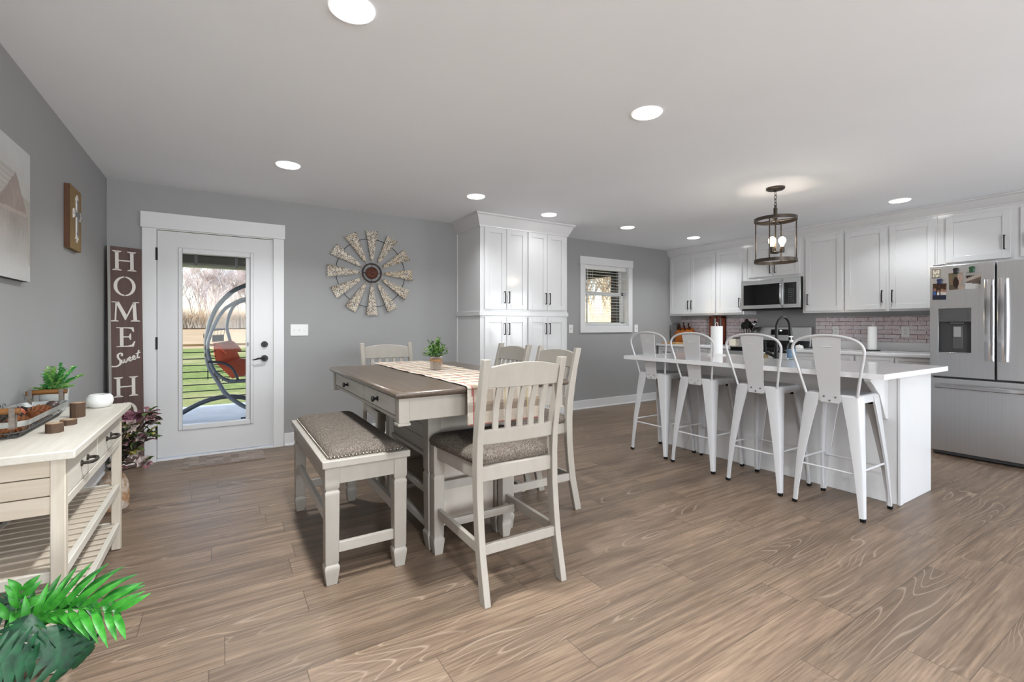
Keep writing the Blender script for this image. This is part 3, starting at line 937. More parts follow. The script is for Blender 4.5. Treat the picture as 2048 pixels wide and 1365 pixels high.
# ---- range
rg = thing('range', 'stainless electric range with black glass top between the wall counters', 'oven range', (6.25, 3.437, 0))
ry0, ry1 = 3.057, 3.819
B((5.93, 6.555, ry0, ry1, .09, .905), (6.0, 6.555, ry0 + .02, ry1 - .02, 0, .09)).build('body', M_blackpl, rg)
B((5.90, 6.56, ry0, ry1, .905, .918)).build('cooktop', M_blackgl, rg, bevel=.003)
m = MB()
m.prism([(6.475, .918), (6.565, .918), (6.565, 1.182), (6.51, 1.182)], ry0, ry1, 'y')
bgd = MB(); bgd.add([(v.x, v.y, v.z) for v in m.v], m.f)
bg_o = bgd.build('backguard', M_steel, rg, bevel=.004)
B((6.462, 6.476, ry0 + .01, ry1 - .01, .92, 1.0)).build('glass_strip', M_blackgl, bg_o)
dsp = MB(); dsp.X = None
dsp.add([(6.4905, 3.30, 1.075), (6.4905, 3.575, 1.075), (6.5005, 3.575, 1.15), (6.5005, 3.30, 1.15), (6.498, 3.30, 1.075), (6.498, 3.575, 1.075), (6.508, 3.575, 1.15), (6.508, 3.30, 1.15)],
        [(0, 1, 2, 3), (4, 7, 6, 5), (0, 4, 5, 1), (1, 5, 6, 2), (2, 6, 7, 3), (3, 7, 4, 0)])
dd = dsp.build('display', M_blackgl, bg_o)
B((6.4935, 6.4955, 3.425, 3.455, 1.128, 1.140)).build('clock_digits', emit('clock_glow', (.8, .9, 1, 1), 1.6), dd)
rd = B((5.905, 5.932, ry0 + .004, ry1 - .004, .27, .86)).build('oven_door', M_steel, rg, bevel=.004)
B((5.903, 5.906, ry0 + .09, ry1 - .09, .40, .70)).build('window', M_blackgl, rd)
MB().tube([(5.868, ry0 + .05, .79), (5.868, ry1 - .05, .79)], .011, n=10).cyl((5.868, ry0 + .08, .79), (5.906, ry0 + .08, .79), .007, n=8).cyl((5.868, ry1 - .08, .79), (5.906, ry1 - .08, .79), .007, n=8).build('handle', M_chrome, rd)
B((5.905, 5.932, ry0 + .004, ry1 - .004, .1, .262)).build('storage_drawer', M_steel, rg, bevel=.004)

# ================================================================== FRIDGE
fg = thing('refrigerator', 'stainless french door refrigerator with bottom freezer at the right edge', 'refrigerator', (6.05, 1.183, 0))
fy0, fy1, fx = .745, 1.622, 5.66
B((5.745, 6.52, fy0 + .006, fy1 - .006, .035, 1.735), (5.70, 5.745, fy0 + .012, fy1 - .012, .01, 1.735)).build('body', mat('fridge_grey', lin(66, 66, 68), .5), fg, bevel=.004)
dz0, dz1 = .731, 1.757
FL = 1.189
# left door with dispenser recess
dy_0, dy_1, rz0, rz1, pz1 = 1.338, 1.561, .952, 1.236, 1.356
ld = MB().holed(fx, fx + .08, FL, fy1, dz0, dz1, dy_0, dy_1, rz0, pz1).build('left_door', M_steel, fg, bevel=.005)
rdr = B((fx, fx + .08, fy0, FL - .012, dz0, dz1)).build('right_door', M_steel, fg, bevel=.005)
fz = B((fx, fx + .08, fy0, fy1, .042, .716)).build('freezer_drawer', M_steel, fg, bevel=.005)
M_disp = mat('dispenser_grey', lin(96, 97, 99), .35, .3)
dp = B((fx + .004, fx + .06, dy_0 + .001, dy_1 - .001, rz1, pz1 - .001)).build('dispenser_panel', M_disp, ld, bevel=.003)
m = MB()
for k in range(4):
    m.box(fx + .003, fx + .0045, dy_0 + .012, dy_0 + .03, rz1 + .03 + k * .022, rz1 + .034 + k * .022)
    m.box(fx + .003, fx + .0045, dy_1 - .03, dy_1 - .012, rz1 + .03 + k * .022, rz1 + .034 + k * .022)
for k in range(3): m.box(fx + .003, fx + .0045, 1.42 + k * .025, 1.435 + k * .025, rz1 + .012, rz1 + .016)
m.build('panel_print', mat('panel_print_dark', lin(48, 48, 50), .5), dp, smooth=0)
rc = MB(); rc.box(fx + .0585, fx + .061, dy_0 + .001, dy_1 - .001, rz0, rz1)
rc.box(fx + .01, fx + .06, dy_0 + .001, dy_0 + .003, rz0, rz1).box(fx + .01, fx + .06, dy_1 - .003, dy_1 - .001, rz0, rz1)
rc.build('recess_liner', mat('recess_grey', lin(92, 92, 94), .3, .5), ld)
pdl = B((fx + .035, fx + .042, 1.402, 1.472, .99, 1.205)).build('paddle', M_disp, ld, bevel=.004)
B((fx + .033, fx + .0355, 1.412, 1.462, 1.10, 1.19)).build('paddle_label', mat('paddle_light', lin(168, 168, 170), .4), pdl)
B((fx + .015, fx + .05, 1.39, 1.485, 1.214, 1.232)).build('nozzle', M_disp, ld, bevel=.004)
B((fx - .004, fx + .055, dy_0 + .002, dy_1 - .002, rz0 - .004, rz0 + .006)).build('drip_tray', M_chrome, ld, bevel=.002)
def bowhandle(y, z0, z1, par):
    m = MB(); secs = []
    n = 14
    for k in range(n + 1):
        t = k / n; z = z0 + (z1 - z0) * t
        o = .052 + .018 * math.sin(PI * t)
        secs.append([(fx - o + .016, y - .014, z), (fx - o, y - .019, z), (fx - o - .004, y, z), (fx - o, y + .019, z), (fx - o + .016, y + .014, z)])
    m.loft(secs)
    for z in (z0 + .03, z1 - .03): m.box(fx - .05, fx + .001, y - .010, y + .010, z - .016, z + .016)
    return m.build('handle', M_chrome, par, smooth=50)
bowhandle(1.222, .893, 1.600, ld); bowhandle(1.138, .893, 1.605, rdr)
m = MB(); secs = []
for k in range(15):
    t = k / 14; y = fy0 + .05 + (fy1 - fy0 - .1) * t
    o = .05 + .014 * math.sin(PI * t)
    secs.append([(fx - o + .016, y, .632), (fx - o, y, .628), (fx - o - .005, y, .646), (fx - o, y, .664), (fx - o + .016, y, .660)])
m.loft(secs)
for y in (fy0 + .09, fy1 - .09): m.box(fx - .05, fx + .001, y - .016, y + .016, .637, .655)
m.build('handle', M_chrome, fz, smooth=50)
for y in (fy0 + .08, fy1 - .08): MB().cyl((5.78, y, 0), (5.78, y, .04), .02, n=12).build('foot', M_blackpl, fg)
B((5.715, 5.744, fy0 + .01, fy1 - .01, .004, .04)).build('kick_grille', M_blackpl, fg)
B((5.67, 5.76, fy0 + .02, fy0 + .1, 1.757, 1.772), (5.67, 5.76, fy1 - .1, fy1 - .02, 1.757, 1.772)).build('hinge_cover', M_disp, fg, bevel=.004)

# photos and magnets on the fridge
def photo(name, label, cat, y0, y1, z0, z1, fn, tilt=0, nx=24, ny=24):
    cy, cz = (y0 + y1) / 2, (z0 + z1) / 2
    m = gridsheet(nx, ny, lambda u, v: (fx - .0018, y1 - (y1 - y0) * u, z0 + (z1 - z0) * v))
    m.box(fx - .0016, fx - .0008, y0, y1, z0, z1)
    o = m.build(name, M_print, loc=(fx - .001, cy, cz), smooth=0, fix=False)
    W_, H_ = y1 - y0, z1 - z0
    def f(c):
        u, v = .5 - c.y / W_, .5 + c.z / H_
        return lin(*[max(0, min(255, q)) for q in fn(u, v)])
    paint(o, f)
    o.rotation_euler = (tilt, 0, 0)
    tag(o, label, cat)
    return o
def rnd(u, v, s=1, k=0): return mnoise.noise(Vector((u * s, v * s, k)))
def ph_people(u, v):
    if v > .72: return (70 + 50 * rnd(u, v, 9), 50 + 30 * rnd(u, v, 9), 38)
    for cxx, top, colr in ((.16, .72, (70, 92, 150)), (.42, .6, (214, 214, 216)), (.68, .66, (196, 190, 186)), (.88, .62, (206, 202, 200))):
        if abs(u - cxx) < .10:
            if v > top - .16: return (150, 112, 92) if v < top else (64, 48, 36)
            if v > .3: return colr
            return (40, 46, 66)
    return (52, 42, 36)
def ph_animal(u, v):
    d = ((u - .5) / .2) ** 2 + ((v - .42) / .33) ** 2
    if d < 1: return (52, 38, 30)
    if u > .62: return (168 + 40 * rnd(u, v, 6), 150, 138)
    if v < .3: return (92, 80, 68)
    return (118 + 40 * rnd(u, v, 5), 104, 84)
def ph_road(u, v):
    if v < .36 - .1 * u: return (200, 200, 198)
    if abs(v - (.5 + .3 * u)) < .1: return (172, 160, 150)
    if .62 < v < .76 and .1 < u < .62: return (28, 26, 28)
    if v > .78: return (160, 158, 156)
    return (104, 92, 84)
def ph_land(u, v):
    if min(u, v, 1 - u, 1 - v) < .1: return (96, 90, 84)
    return (236, 230, 214) if rnd(u, v, 4) > -.1 else (176, 166, 146)
photo('photo_magnet', 'small framed picture magnet at the top left corner of the fridge door', 'magnet', 1.546, 1.606, 1.645, 1.728, ph_land)
photo('snapshot', 'photo of a group of standing people, lowest of the three on the fridge', 'photo', 1.504, 1.601, 1.442, 1.592, ph_people, .03)
photo('snapshot', 'photo of a dark animal, middle one on the fridge door', 'photo', 1.390, 1.487, 1.530, 1.682, ph_animal, -.03)
photo('snapshot', 'photo with a pale foreground, nearest the fridge door handle', 'photo', 1.275, 1.374, 1.530, 1.682, ph_road, .03)
for lab, y, z, colr in (('dark blue chunky clip magnet above the people photo', 1.549, 1.612, lin(40, 48, 84)), ('black chunky clip magnet above the dark animal photo', 1.437, 1.700, lin(34, 30, 32)), ('green chunky clip magnet above the pale photo', 1.330, 1.702, lin(38, 84, 54))):
    m = MB(); m.prism([(y - .018, z - .026), (y + .017, z - .028), (y + .015, z - .004), (y + .02, z + .016), (y + .012, z + .026), (y - .014, z + .027), (y - .02, z + .012), (y - .013, z - .006)], fx - .022, fx - .002, 'x')
    tag(m.build('clip_magnet', mat('magnet_' + lab[:5], colr, .45), loc=(fx - .01, y, z), bevel=.004), lab, 'magnet')

# ================================================================== ISLAND
IZ = .908
isl = thing('kitchen_island', 'white kitchen island cabinet behind the four white stools', 'kitchen island', (4.1, 2.25, 0))
B((3.832, 4.385, 1.25, 3.245, 0, IZ - .034), (3.826, 3.870, 1.246, 1.262, 0, IZ - .034)).build('body', M_cab, isl, bevel=.002)
B((4.385, 4.40, 1.262, 1.282, .1, IZ - .034)).build('end_stile', M_cab, isl)
m = MB()
for yc in (1.335,):
    pr_ = [(3.832, IZ - .036), (3.56, IZ - .036), (3.56, IZ - .07), (3.60, IZ - .095), (3.70, IZ - .17), (3.775, IZ - .30), (3.795, IZ - .335), (3.832, IZ - .345)]
    m.prism(pr_, yc - .02, yc + .02, 'y')
m.build('bracket', M_cab, isl, bevel=.003)
MB().prism([(3.832, IZ - .036), (3.56, IZ - .036), (3.56, IZ - .07), (3.60, IZ - .095), (3.70, IZ - .17), (3.775, IZ - .30), (3.795, IZ - .335), (3.832, IZ - .345)], 3.14, 3.18, 'y').build('bracket', M_cab, isl, bevel=.003)
for i, (a0, a1) in enumerate(((1.28, 1.74), (1.75, 2.24), (2.25, 2.74), (2.75, 3.23))):
    # doors on the kitchen side of the island
    d = B((4.386, 4.403, a0, a1, .12, .85)).build('door', M_cab, isl, bevel=.002)
    B((4.403, 4.43, a0 + .05, a0 + .059, .62, .75)).build('handle', M_black, d)
it = thing('countertop', 'white quartz island countertop with faucet and paper towel on it', 'countertop', (3.9, 2.23, IZ))
sx0, sx1, sy0, sy1 = 4.24, 4.40, 1.95, 2.62
ix0, ix1, iy0, iy1 = 3.355, 4.445, 1.172, 3.292
B((ix0, sx0, iy0, iy1, IZ - .034, IZ), (sx1, ix1, iy0, iy1, IZ - .034, IZ), (sx0, sx1, iy0, sy0, IZ - .034, IZ), (sx0, sx1, sy1, iy1, IZ - .034, IZ)).build('slab', M_quartz, it)
B((sx0 + .001, sx1 - .001, sy0 + .001, sy1 - .001, IZ - .033, IZ - .028)).build('sink_basin', mat('sink_grey', lin(120, 120, 122), .3, .6), it)
# faucet
fc = thing('faucet', 'tall black gooseneck faucet on the island countertop', 'faucet', (4.2, 2.26, IZ))
f0 = (4.2, 2.262)
m = MB(); m.lathe([(.001, IZ), (.028, IZ), (.028, IZ + .006), (.022, IZ + .012), (.020, IZ + .06), (.016, IZ + .1), (.001, IZ + .102)], (f0[0], f0[1], 0), 20)
pts = [(f0[0], f0[1], IZ + .08), (f0[0], f0[1], IZ + .27)]
for k in range(1, 11):
    a = PI * k / 10
    pts.append((f0[0] + .075 * (1 - math.cos(a)), f0[1] - .02 * (1 - math.cos(a)), IZ + .27 + .1 * math.sin(a)))
m.tube(pts, .0125, n=12)
m.build('spout', M_blackpl, fc)
e = pts[-1]
MB().tube([e, (e[0] + .004, e[1] - .001, e[2] - .05), (e[0] + .006, e[1] - .002, e[2] - .11)], [.0145, .017, .018], n=14).build('spray_head', M_blackpl, fc)
MB().tube([(f0[0], f0[1] - .018, IZ + .06), (f0[0], f0[1] - .045, IZ + .068), (f0[0] - .01, f0[1] - .085, IZ + .075)], [.009, .007, .006], n=8).build('lever', M_blackpl, fc)
# sanitizer bottle
M_clear = glass('clear_plastic', (.95, .97, .98, 1), 1.4, .8)
sb = thing('sanitizer_bottle', 'clear pump bottle with a blue label on the island countertop', 'bottle', (4.17, 2.12, IZ))
c = (4.17, 2.12, 0)
MB().lathe([(.001, IZ), (.033, IZ + .001), (.034, IZ + .01), (.034, IZ + .10), (.028, IZ + .13), (.013, IZ + .145), (.013, IZ + .15), (.001, IZ + .151)], c, 20).build('bottle', M_clear, sb)
MB().lathe([(.001, IZ + .002), (.031, IZ + .003), (.031, IZ + .11), (.001, IZ + .112)], c, 20).build('gel', glass('gel', (.95, .97, .985, 1), 1.15, .3), sb)
MB().lathe([(.0345, IZ + .015), (.035, IZ + .016), (.035, IZ + .085), (.0345, IZ + .086)], c, 24).build('label', mat('label_blue', lin(98, 124, 146), .5, 0, .4, .25, 60), sb)
MB().lathe([(.001, IZ + .15), (.015, IZ + .151), (.015, IZ + .168), (.005, IZ + .172), (.005, IZ + .192), (.014, IZ + .194), (.014, IZ + .203), (.001, IZ + .204)], c, 16).box(4.13, 4.17, 2.115, 2.125, IZ + .194, IZ + .203).build('pump', M_white, sb)
# island paper towel on a stand
M_paper = mat('paper_towel', lin(240, 240, 240), .9, 0, .2, .02, 80, .3, 400)
def towel(label, x, y, z, r, h, base_r, arch):
    t = thing('paper_towel', label, 'paper towel roll', (x, y, z))
    MB().lathe([(.001, z), (base_r, z), (base_r, z + .006), (base_r - .01, z + .012), (.001, z + .012)], (x, y, 0), 28).build('base', M_black if not arch else M_white, t)
    MB().lathe([(.018, z + .013), (r, z + .013), (r, z + .013 + h), (.018, z + .013 + h)], (x, y, 0), 32).build('roll', M_paper, t)
    zt = z + .013 + h
    if arch:
        MB().tube([(x, y - .014, zt - .03), (x, y - .014, zt + .02), (x, y - .008, zt + .034), (x, y, zt + .038), (x, y + .008, zt + .034), (x, y + .014, zt + .02), (x, y + .014, zt - .03)], .003, n=8).build('loop', M_white, t)
    else:
        MB().tube([(x, y, zt - .04), (x, y, zt + .03)], .003, n=8).build('spindle', M_chrome, t)
    return t
towel('tall white paper towel roll on a stand on the island', 4.15, 2.82, IZ, .055, .275, .085, True)
towel('slim white paper towel roll on the wall counter right of the range', 6.36, 2.335, CZ, .044, .265, .075, False)
# small things round the sink
db = thing('dish_brush', 'black handled dish brush standing by the island sink', 'brush', (4.22, 2.37, IZ))
MB().tube([(4.22, 2.37, IZ + .03), (4.22, 2.372, IZ + .14)], .005, n=8).ball((4.22, 2.372, IZ + .145), .009, 10, 6).build('handle', M_blackpl, db)
MB().lathe([(.001, IZ), (.02, IZ + .001), (.022, IZ + .02), (.012, IZ + .035), (.001, IZ + .037)], (4.22, 2.37, 0), 14).build('head', mat('bristle_tan', lin(150, 132, 100), .9), db)
sk = thing('sponge_caddy', 'dark sponge caddy leaning beside the faucet', 'caddy', (4.21, 2.315, IZ))
m = MB(); m.X = Matrix.Translation((4.21, 2.315, IZ + .033)) @ Matrix.Rotation(.45, 4, 'X'); m.box(-.02, .02, -.045, .045, -.012, .012); m.X = None
m.build('cradle', M_blackpl, sk, bevel=.006)
dsh = thing('trinket_dish', 'small clear dish of jewelry on the island countertop by the sink', 'dish', (4.12, 2.40, IZ))
MB().lathe([(.001, IZ), (.04, IZ + .001), (.052, IZ + .012), (.050, IZ + .014), (.038, IZ + .005), (.001, IZ + .004)], (4.12, 2.40, 0), 24).build('dish', M_chrome, dsh)
m = MB()
for k in range(6):
    a = k * 1.1
    m.tube([(4.12 + .02 * math.cos(a) + .009 * math.cos(2 * PI * j / 10), 2.40 + .02 * math.sin(a) + .009 * math.sin(2 * PI * j / 10), IZ + .008 + .002 * k) for j in range(10)], .0018, n=6, closed=True)
m.build('rings', mat('gold', lin(190, 160, 100), .25, 1), dsh)

# ---- things on the wall counter
# knife block
kb = thing('knife_block', 'orange brown wooden knife block full of knives in the kitchen corner', 'knife block', (6.38, 4.93, CZ))
M_kb = wood('knife_block_wood', lin(150, 84, 34), lin(184, 108, 46), .4, (18, 18, 18))
m = MB(); m.X = Matrix.Translation((6.40, 4.93, CZ))
m.prism([(-.075, 0), (.10, 0), (.10, .16), (.02, .255), (-.075, .16)], -.15, .13, 'y')
m.X = None
m.build('block', M_kb, kb, bevel=.004)
M_kh = wood('knife_handle', lin(48, 24, 18), lin(74, 34, 24), .35, (20, 20, 6))
for k, (yy, L, dx, lean) in enumerate(((5.05, .13, .0, .03), (5.02, .15, .03, .015), (4.985, .12, -.02, .0), (4.94, .155, .02, -.005), (4.90, .11, -.02, -.01), (4.865, .14, .03, -.02), (4.83, .10, .0, -.03))):
    b0 = Vector((6.41 + dx, yy, CZ + .19)); b1 = b0 + Vector((-.05, lean, L))
    h_ = MB().tube([b0, b0.lerp(b1, .5), b1], [.011, .0125, .012], n=8).build('knife', M_kh, kb)
    MB().tube([b1, b1 + (b1 - b0).normalized() * .012], [.0128, .0115], n=8).build('bolster', M_chrome, h_)
gb = MB(); gb.X = Matrix.Translation((6.36, 5.075, CZ)) @ Matrix.Rotation(-.09, 4, 'Y') @ Matrix.Rotation(.07, 4, 'X')
gb.box(-.10, .10, 0, .012, 0.004, .315); gb.X = None
tag(gb.build('cutting_board', mat('grey_board', lin(96, 96, 98), .5), loc=(6.36, 5.08, CZ), bevel=.005), 'grey cutting board leaning on the back wall beside the knife block', 'cutting board')
tag(B((6.0, 6.28, 4.78, 5.06, CZ + .0005, CZ + .024)).build('cutting_board', wood('maple', lin(170, 132, 84), lin(196, 158, 108), .5, (12, 2, 12)), loc=(6.14, 4.92, CZ), bevel=.004), 'light wooden cutting board lying flat at the left counter end', 'cutting board')
# mug left of knife block front
ck = thing('ceramic_canister', 'grey white ceramic jar in front of the knife block', 'jar', (6.26, 4.82, CZ))
MB().lathe([(.001, CZ), (.04, CZ + .001), (.046, CZ + .03), (.044, CZ + .075), (.036, CZ + .088), (.001, CZ + .09)], (6.22, 4.72, 0), 20).build('jar', mat('stoneware', lin(190, 186, 180), .4, 0, .5, .2, 60), ck)
MB().lathe([(.001, CZ + .089), (.034, CZ + .09), (.032, CZ + .1), (.008, CZ + .104), (.008, CZ + .116), (.001, CZ + .118)], (6.22, 4.72, 0), 18).build('lid', M_blackpl, ck)
# wooden stand-up frame
fr_ = thing('wooden_frame', 'tall red brown wooden frame with glass on the wall counter behind the island towel', 'frame', (6.5, 4.42, CZ))
M_fw = wood('red_wood', lin(104, 34, 22), lin(142, 70, 28), .35, (20, 20, 3))
B((6.49, 6.545, 4.505, 4.54, CZ, 1.345), (6.49, 6.545, 4.30, 4.335, CZ, 1.345), (6.49, 6.545, 4.40, 4.425, CZ, 1.345), (6.49, 6.545, 4.30, 4.54, 1.315, 1.345), (6.49, 6.545, 4.30, 4.54, CZ, CZ + .03)).build('frame', M_fw, fr_, bevel=.003)
B((6.53, 6.535, 4.335, 4.505, CZ + .03, 1.315)).build('mirror', mat('mirror', lin(190, 194, 196), .05, 1), fr_)
B((6.545, 6.552, 4.29, 4.55, CZ, 1.345)).build('back_panel', mat('dark_wood_back', lin(60, 22, 18), .5), fr_)
bxs = thing('salt_box', 'small black and white patterned box in front of the wooden frame', 'box', (6.42, 4.47, CZ))
o = gridsheet(12, 8, lambda u, v: (6.379, 4.53 - .12 * u, CZ + .001 + .085 * v)).box(6.38, 6.45, 4.41, 4.53, CZ, CZ + .086).build('box', M_print, bxs, smooth=0)
paint(o, lambda p: lin(40, 40, 42) if (int((p.y + 9) / .02) + int((p.z + 9) / .0106)) % 2 else lin(180, 180, 178))
MB().ball((6.415, 4.47, CZ + .088), .01, 10, 6).build('knob', M_black, bxs)
# utensil crock
uc = thing('utensil_crock', 'dark crock of black cooking utensils left of the range', 'utensil crock', (6.40, 3.87, CZ))
MB().lathe([(.001, CZ), (.052, CZ + .001), (.056, CZ + .02), (.058, CZ + .14), (.052, CZ + .142), (.050, CZ + .02), (.001, CZ + .015)], (6.40, 3.87, 0), 24).build('crock', mat('crock_glaze', lin(60, 52, 50), .3), uc)
for k, (dy, dx, top, kind) in enumerate(((.0, .0, 1.25, 's'), (-.035, .01, 1.215, 's'), (.045, -.01, 1.20, 's'), (.085, .0, 1.165, 'w'), (-.075, .02, 1.17, 's'), (.02, .03, 1.235, 's'), (-.02, -.03, 1.20, 's'))):
    p0 = Vector((6.40 + dx * .4, 3.87 + dy * .35, CZ + .03)); p1 = Vector((6.40 + dx, 3.87 + dy, top))
    m = MB().tube([p0, p1], .0055, n=8)
    if kind == 's':
        m.ball(p1 + Vector((0, 0, .0)), .042, 14, 8, (.28, .85, 1.25))
    else:
        for q in range(5):
            a = q * PI / 5
            m.tube([p1 + Vector((.024 * math.sin(j * PI / 8) * math.cos(a), .024 * math.sin(j * PI / 8) * math.sin(a), -.03 + .011 * j)) for j in range(9)], .0014, n=5)
    m.build('utensil', M_blackpl if kind == 's' else M_chrome, uc)
m = MB().tube([(6.40, 3.845, CZ + .04), (6.40, 3.76, 1.21)], .005, n=8)
m.build('ladle', M_chrome, uc)
ld_ = uc.children[-1]
m = MB()
m.X = Matrix.Translation((6.385, 3.748, 1.232)) @ Matrix.Rotation(R(70), 4, 'Y')
m.lathe([(.001, -.022), (.022, -.018), (.036, 0), (.038, .012), (.035, .012), (.02, -.014), (.001, -.018)], (0, 0, 0), 20); m.X = None
m.build('ladle_bowl', M_chrome, ld_)
# cream canister
cc = thing('cream_canister', 'cream square canister left of the range behind the third stool', 'canister', (6.3, 3.99, CZ))
B((6.24, 6.34, 3.94, 4.045, CZ, CZ + .105)).build('canister', mat('cream_ceramic', lin(206, 198, 180), .35), cc, bevel=.008)
B((6.238, 6.342, 3.938, 4.047, CZ + .105, CZ + .118)).build('lid', mat('dark_lid', lin(40, 36, 34), .4), cc, bevel=.003)
for lab, y, x, col2 in (('small glass salt shaker beside the range outlet, left one', 2.99, 6.47, lin(210, 190, 186)), ('small glass pepper shaker beside the range outlet, right one', 2.905, 6.47, lin(206, 206, 204))):
    t = thing('shaker', lab, 'shaker', (x, y, CZ))
    MB().lathe([(.001, CZ), (.022, CZ + .001), (.021, CZ + .09), (.016, CZ + .11), (.001, CZ + .112)], (x, y, 0), 16).build('jar', mat('shaker_' + lab[12:16], col2, .25), t)
    MB().lathe([(.001, CZ + .111), (.017, CZ + .112), (.016, CZ + .135), (.006, CZ + .15), (.001, CZ + .152)], (x, y, 0), 16).build('lid', M_chrome, t)
t = thing('butter_dish', 'white rounded dish on the counter just right of the range', 'dish', (6.05, 2.99, CZ))
MB().lathe([(.001, CZ), (.05, CZ + .001), (.056, CZ + .008), (.001, CZ + .01)], (6.05, 2.98, 0), 20, sx=.8).build('plate', M_white, t)
MB().lathe([(.046, CZ + .009), (.046, CZ + .03), (.034, CZ + .045), (.008, CZ + .05), (.001, CZ + .058)], (6.05, 2.98, 0), 20, sx=.8).build('cover', M_white, t)

# ================================================================== BAR STOOLS (local: front to +x)
def make_stool():
    t = thing('bar_stool', '', 'bar stool', (0, 0, 0), 'white metal bar stools')
    SZ = .758; hw = .155
    # pressed seat with rounded corners and a shallow dish
    def rr(h, r, z, n=6):
        out = []
        for q, (sx, sy) in enumerate(((1, 1), (-1, 1), (-1, -1), (1, -1))):
            for k in range(n + 1):
                a = PI / 2 * q + PI / 2 * k / n
                out.append((sx * (h - r) + r * math.cos(a), sy * (h - r) + r * math.sin(a), z))
        return out
    m = MB(); m.loft([rr(hw, .03, SZ - .05), rr(hw, .03, SZ - .008), rr(hw - .008, .03, SZ), rr(hw - .028, .03, SZ - .001), rr(hw - .05, .04, SZ - .007), rr(.03, .02, SZ - .009)])
    m.build('seat', M_stoolw, t, smooth=50)
    for sx in (1, -1):
        for sy in (1, -1):
            m = MB(); secs = []
            for k, (z, cx, wd) in enumerate(((.748, .148, .090), (.70, .154, .088), (.55, .167, .070), (.35, .184, .052), (.30, .188, .048), (.10, .199, .033), (.02, .203, .028))):
                r = .012; o_ = cx + .008
                # L-shaped folded channel with rounded outer corner
                th = .012 if z > .05 else .02
                ring = [(o_ - wd, o_), (o_ - r, o_), (o_ - .004, o_ - .004), (o_, o_ - r), (o_, o_ - wd), (o_ - th, o_ - wd), (o_ - th, o_ - th), (o_ - wd, o_ - th)]
                secs.append([(sx * a, sy * b, z) for a, b in ring])
            m.loft(secs)
            lg = m.build('leg', M_stoolw, t, smooth=30)
            MB().sq([(.0125, 0), (.0135, .022)], (sx * .199, sy * .199, 0)).build('foot_cap', M_rubber, lg, bevel=.003)
    for a, b in (((.181, -.181), (.181, .181)), ((-.181, -.181), (-.181, .181)), ((-.181, .181), (.181, .181)), ((-.181, -.181), (.181, -.181))):
        zz = .275 if a[0] == b[0] else .30
        MB().tube([(a[0], a[1], zz), (b[0], b[1], zz)], .0065, n=8).build('footrest', M_stoolw, t)
    for sgn in (1, -1):
        br_ = MB(); br_.tube([(-.12, -.12 * sgn, .695), (.12, .12 * sgn, .695)], .009, n=6)
        b_ = br_.build('brace', M_stoolw, t)
        m = MB()
        for e_ in (-1, 1): m.box(e_ * .116 - .014, e_ * .116 + .014, e_ * sgn * .116 - .014, e_ * sgn * .116 + .014, .685, .704)
        m.build('stacking_pad', M_rubber, b_)
    # back loop
    P = [(-.148, .150, .748), (-.160, .160, .80), (-.185, .185, .92), (-.205, .207, 1.02), (-.212, .205, 1.065), (-.216, .180, 1.098), (-.219, .13, 1.122), (-.221, .065, 1.135)]
    pts = P + [(-.2215, 0, 1.139)] + [(x, -y, z) for x, y, z in P[::-1]]
    Q = []
    V = [Vector(p) for p in pts]
    for i in range(len(V) - 1):
        p0, p1, p2, p3 = V[max(i - 1, 0)], V[i], V[i + 1], V[min(i + 2, len(V) - 1)]
        for k in range(4):
            s_ = k / 4
            Q.append(.5 * ((2 * p1) + (p2 - p0) * s_ + (2 * p0 - 5 * p1 + 4 * p2 - p3) * s_ * s_ + (3 * p1 - p0 - 3 * p2 + p3) * s_ ** 3))
    Q.append(V[-1])
    MB().tube(Q, .0085, n=10).build('back_loop', M_stoolw, t)
    # splat: tapered sheet with turned edges, riveted to the seat skirt
    m = MB(); secs = []
    for k in range(9):
        s_ = k / 8; z = .70 + (1.132 - .70) * s_
        x = -.160 - .061 * max(0, (s_ - .1) / .9) ** .9; hwid = .054 + .030 * s_
        secs.append([(x + .008, -hwid, z), (x, -hwid - .002, z), (x, hwid + .002, z), (x + .008, hwid, z), (x + .0075, hwid - .003, z), (x + .0025, hwid - .004, z), (x + .0025, -hwid + .004, z), (x + .0075, -hwid + .003, z)])
    m.loft(secs)
    sp_ = m.build('splat', M_stoolw, t, smooth=30)
    B((-.2145, -.205, -.028, .028, 1.062, 1.066), (-.212, -.2035, -.027, .027, 1.052, 1.055)).build('slot', mat('slot_grey', lin(214, 214, 216), .4), sp_)
    m = MB()
    for y, z in ((-.034, .738), (.034, .738), (0, .714)): m.cyl((-.158, y, z), (-.166, y, z), .007, .005, n=10)
    m.build('rivets', M_chrome, sp_)
    return t
st = make_stool()
st.location = (3.512, 1.463, 0); st['label'] = 'white metal bar stool nearest the viewer, at the right end of the island'
dup(st, (3.533, 1.968, 0), label='white metal bar stool in front of the faucet, next to the nearest stool')
dup(st, (3.566, 2.518, 0), label='white metal bar stool in front of the tall paper towel roll')
dup(st, (3.582, 3.005, 0), label='white metal bar stool farthest away, at the left end of the island')

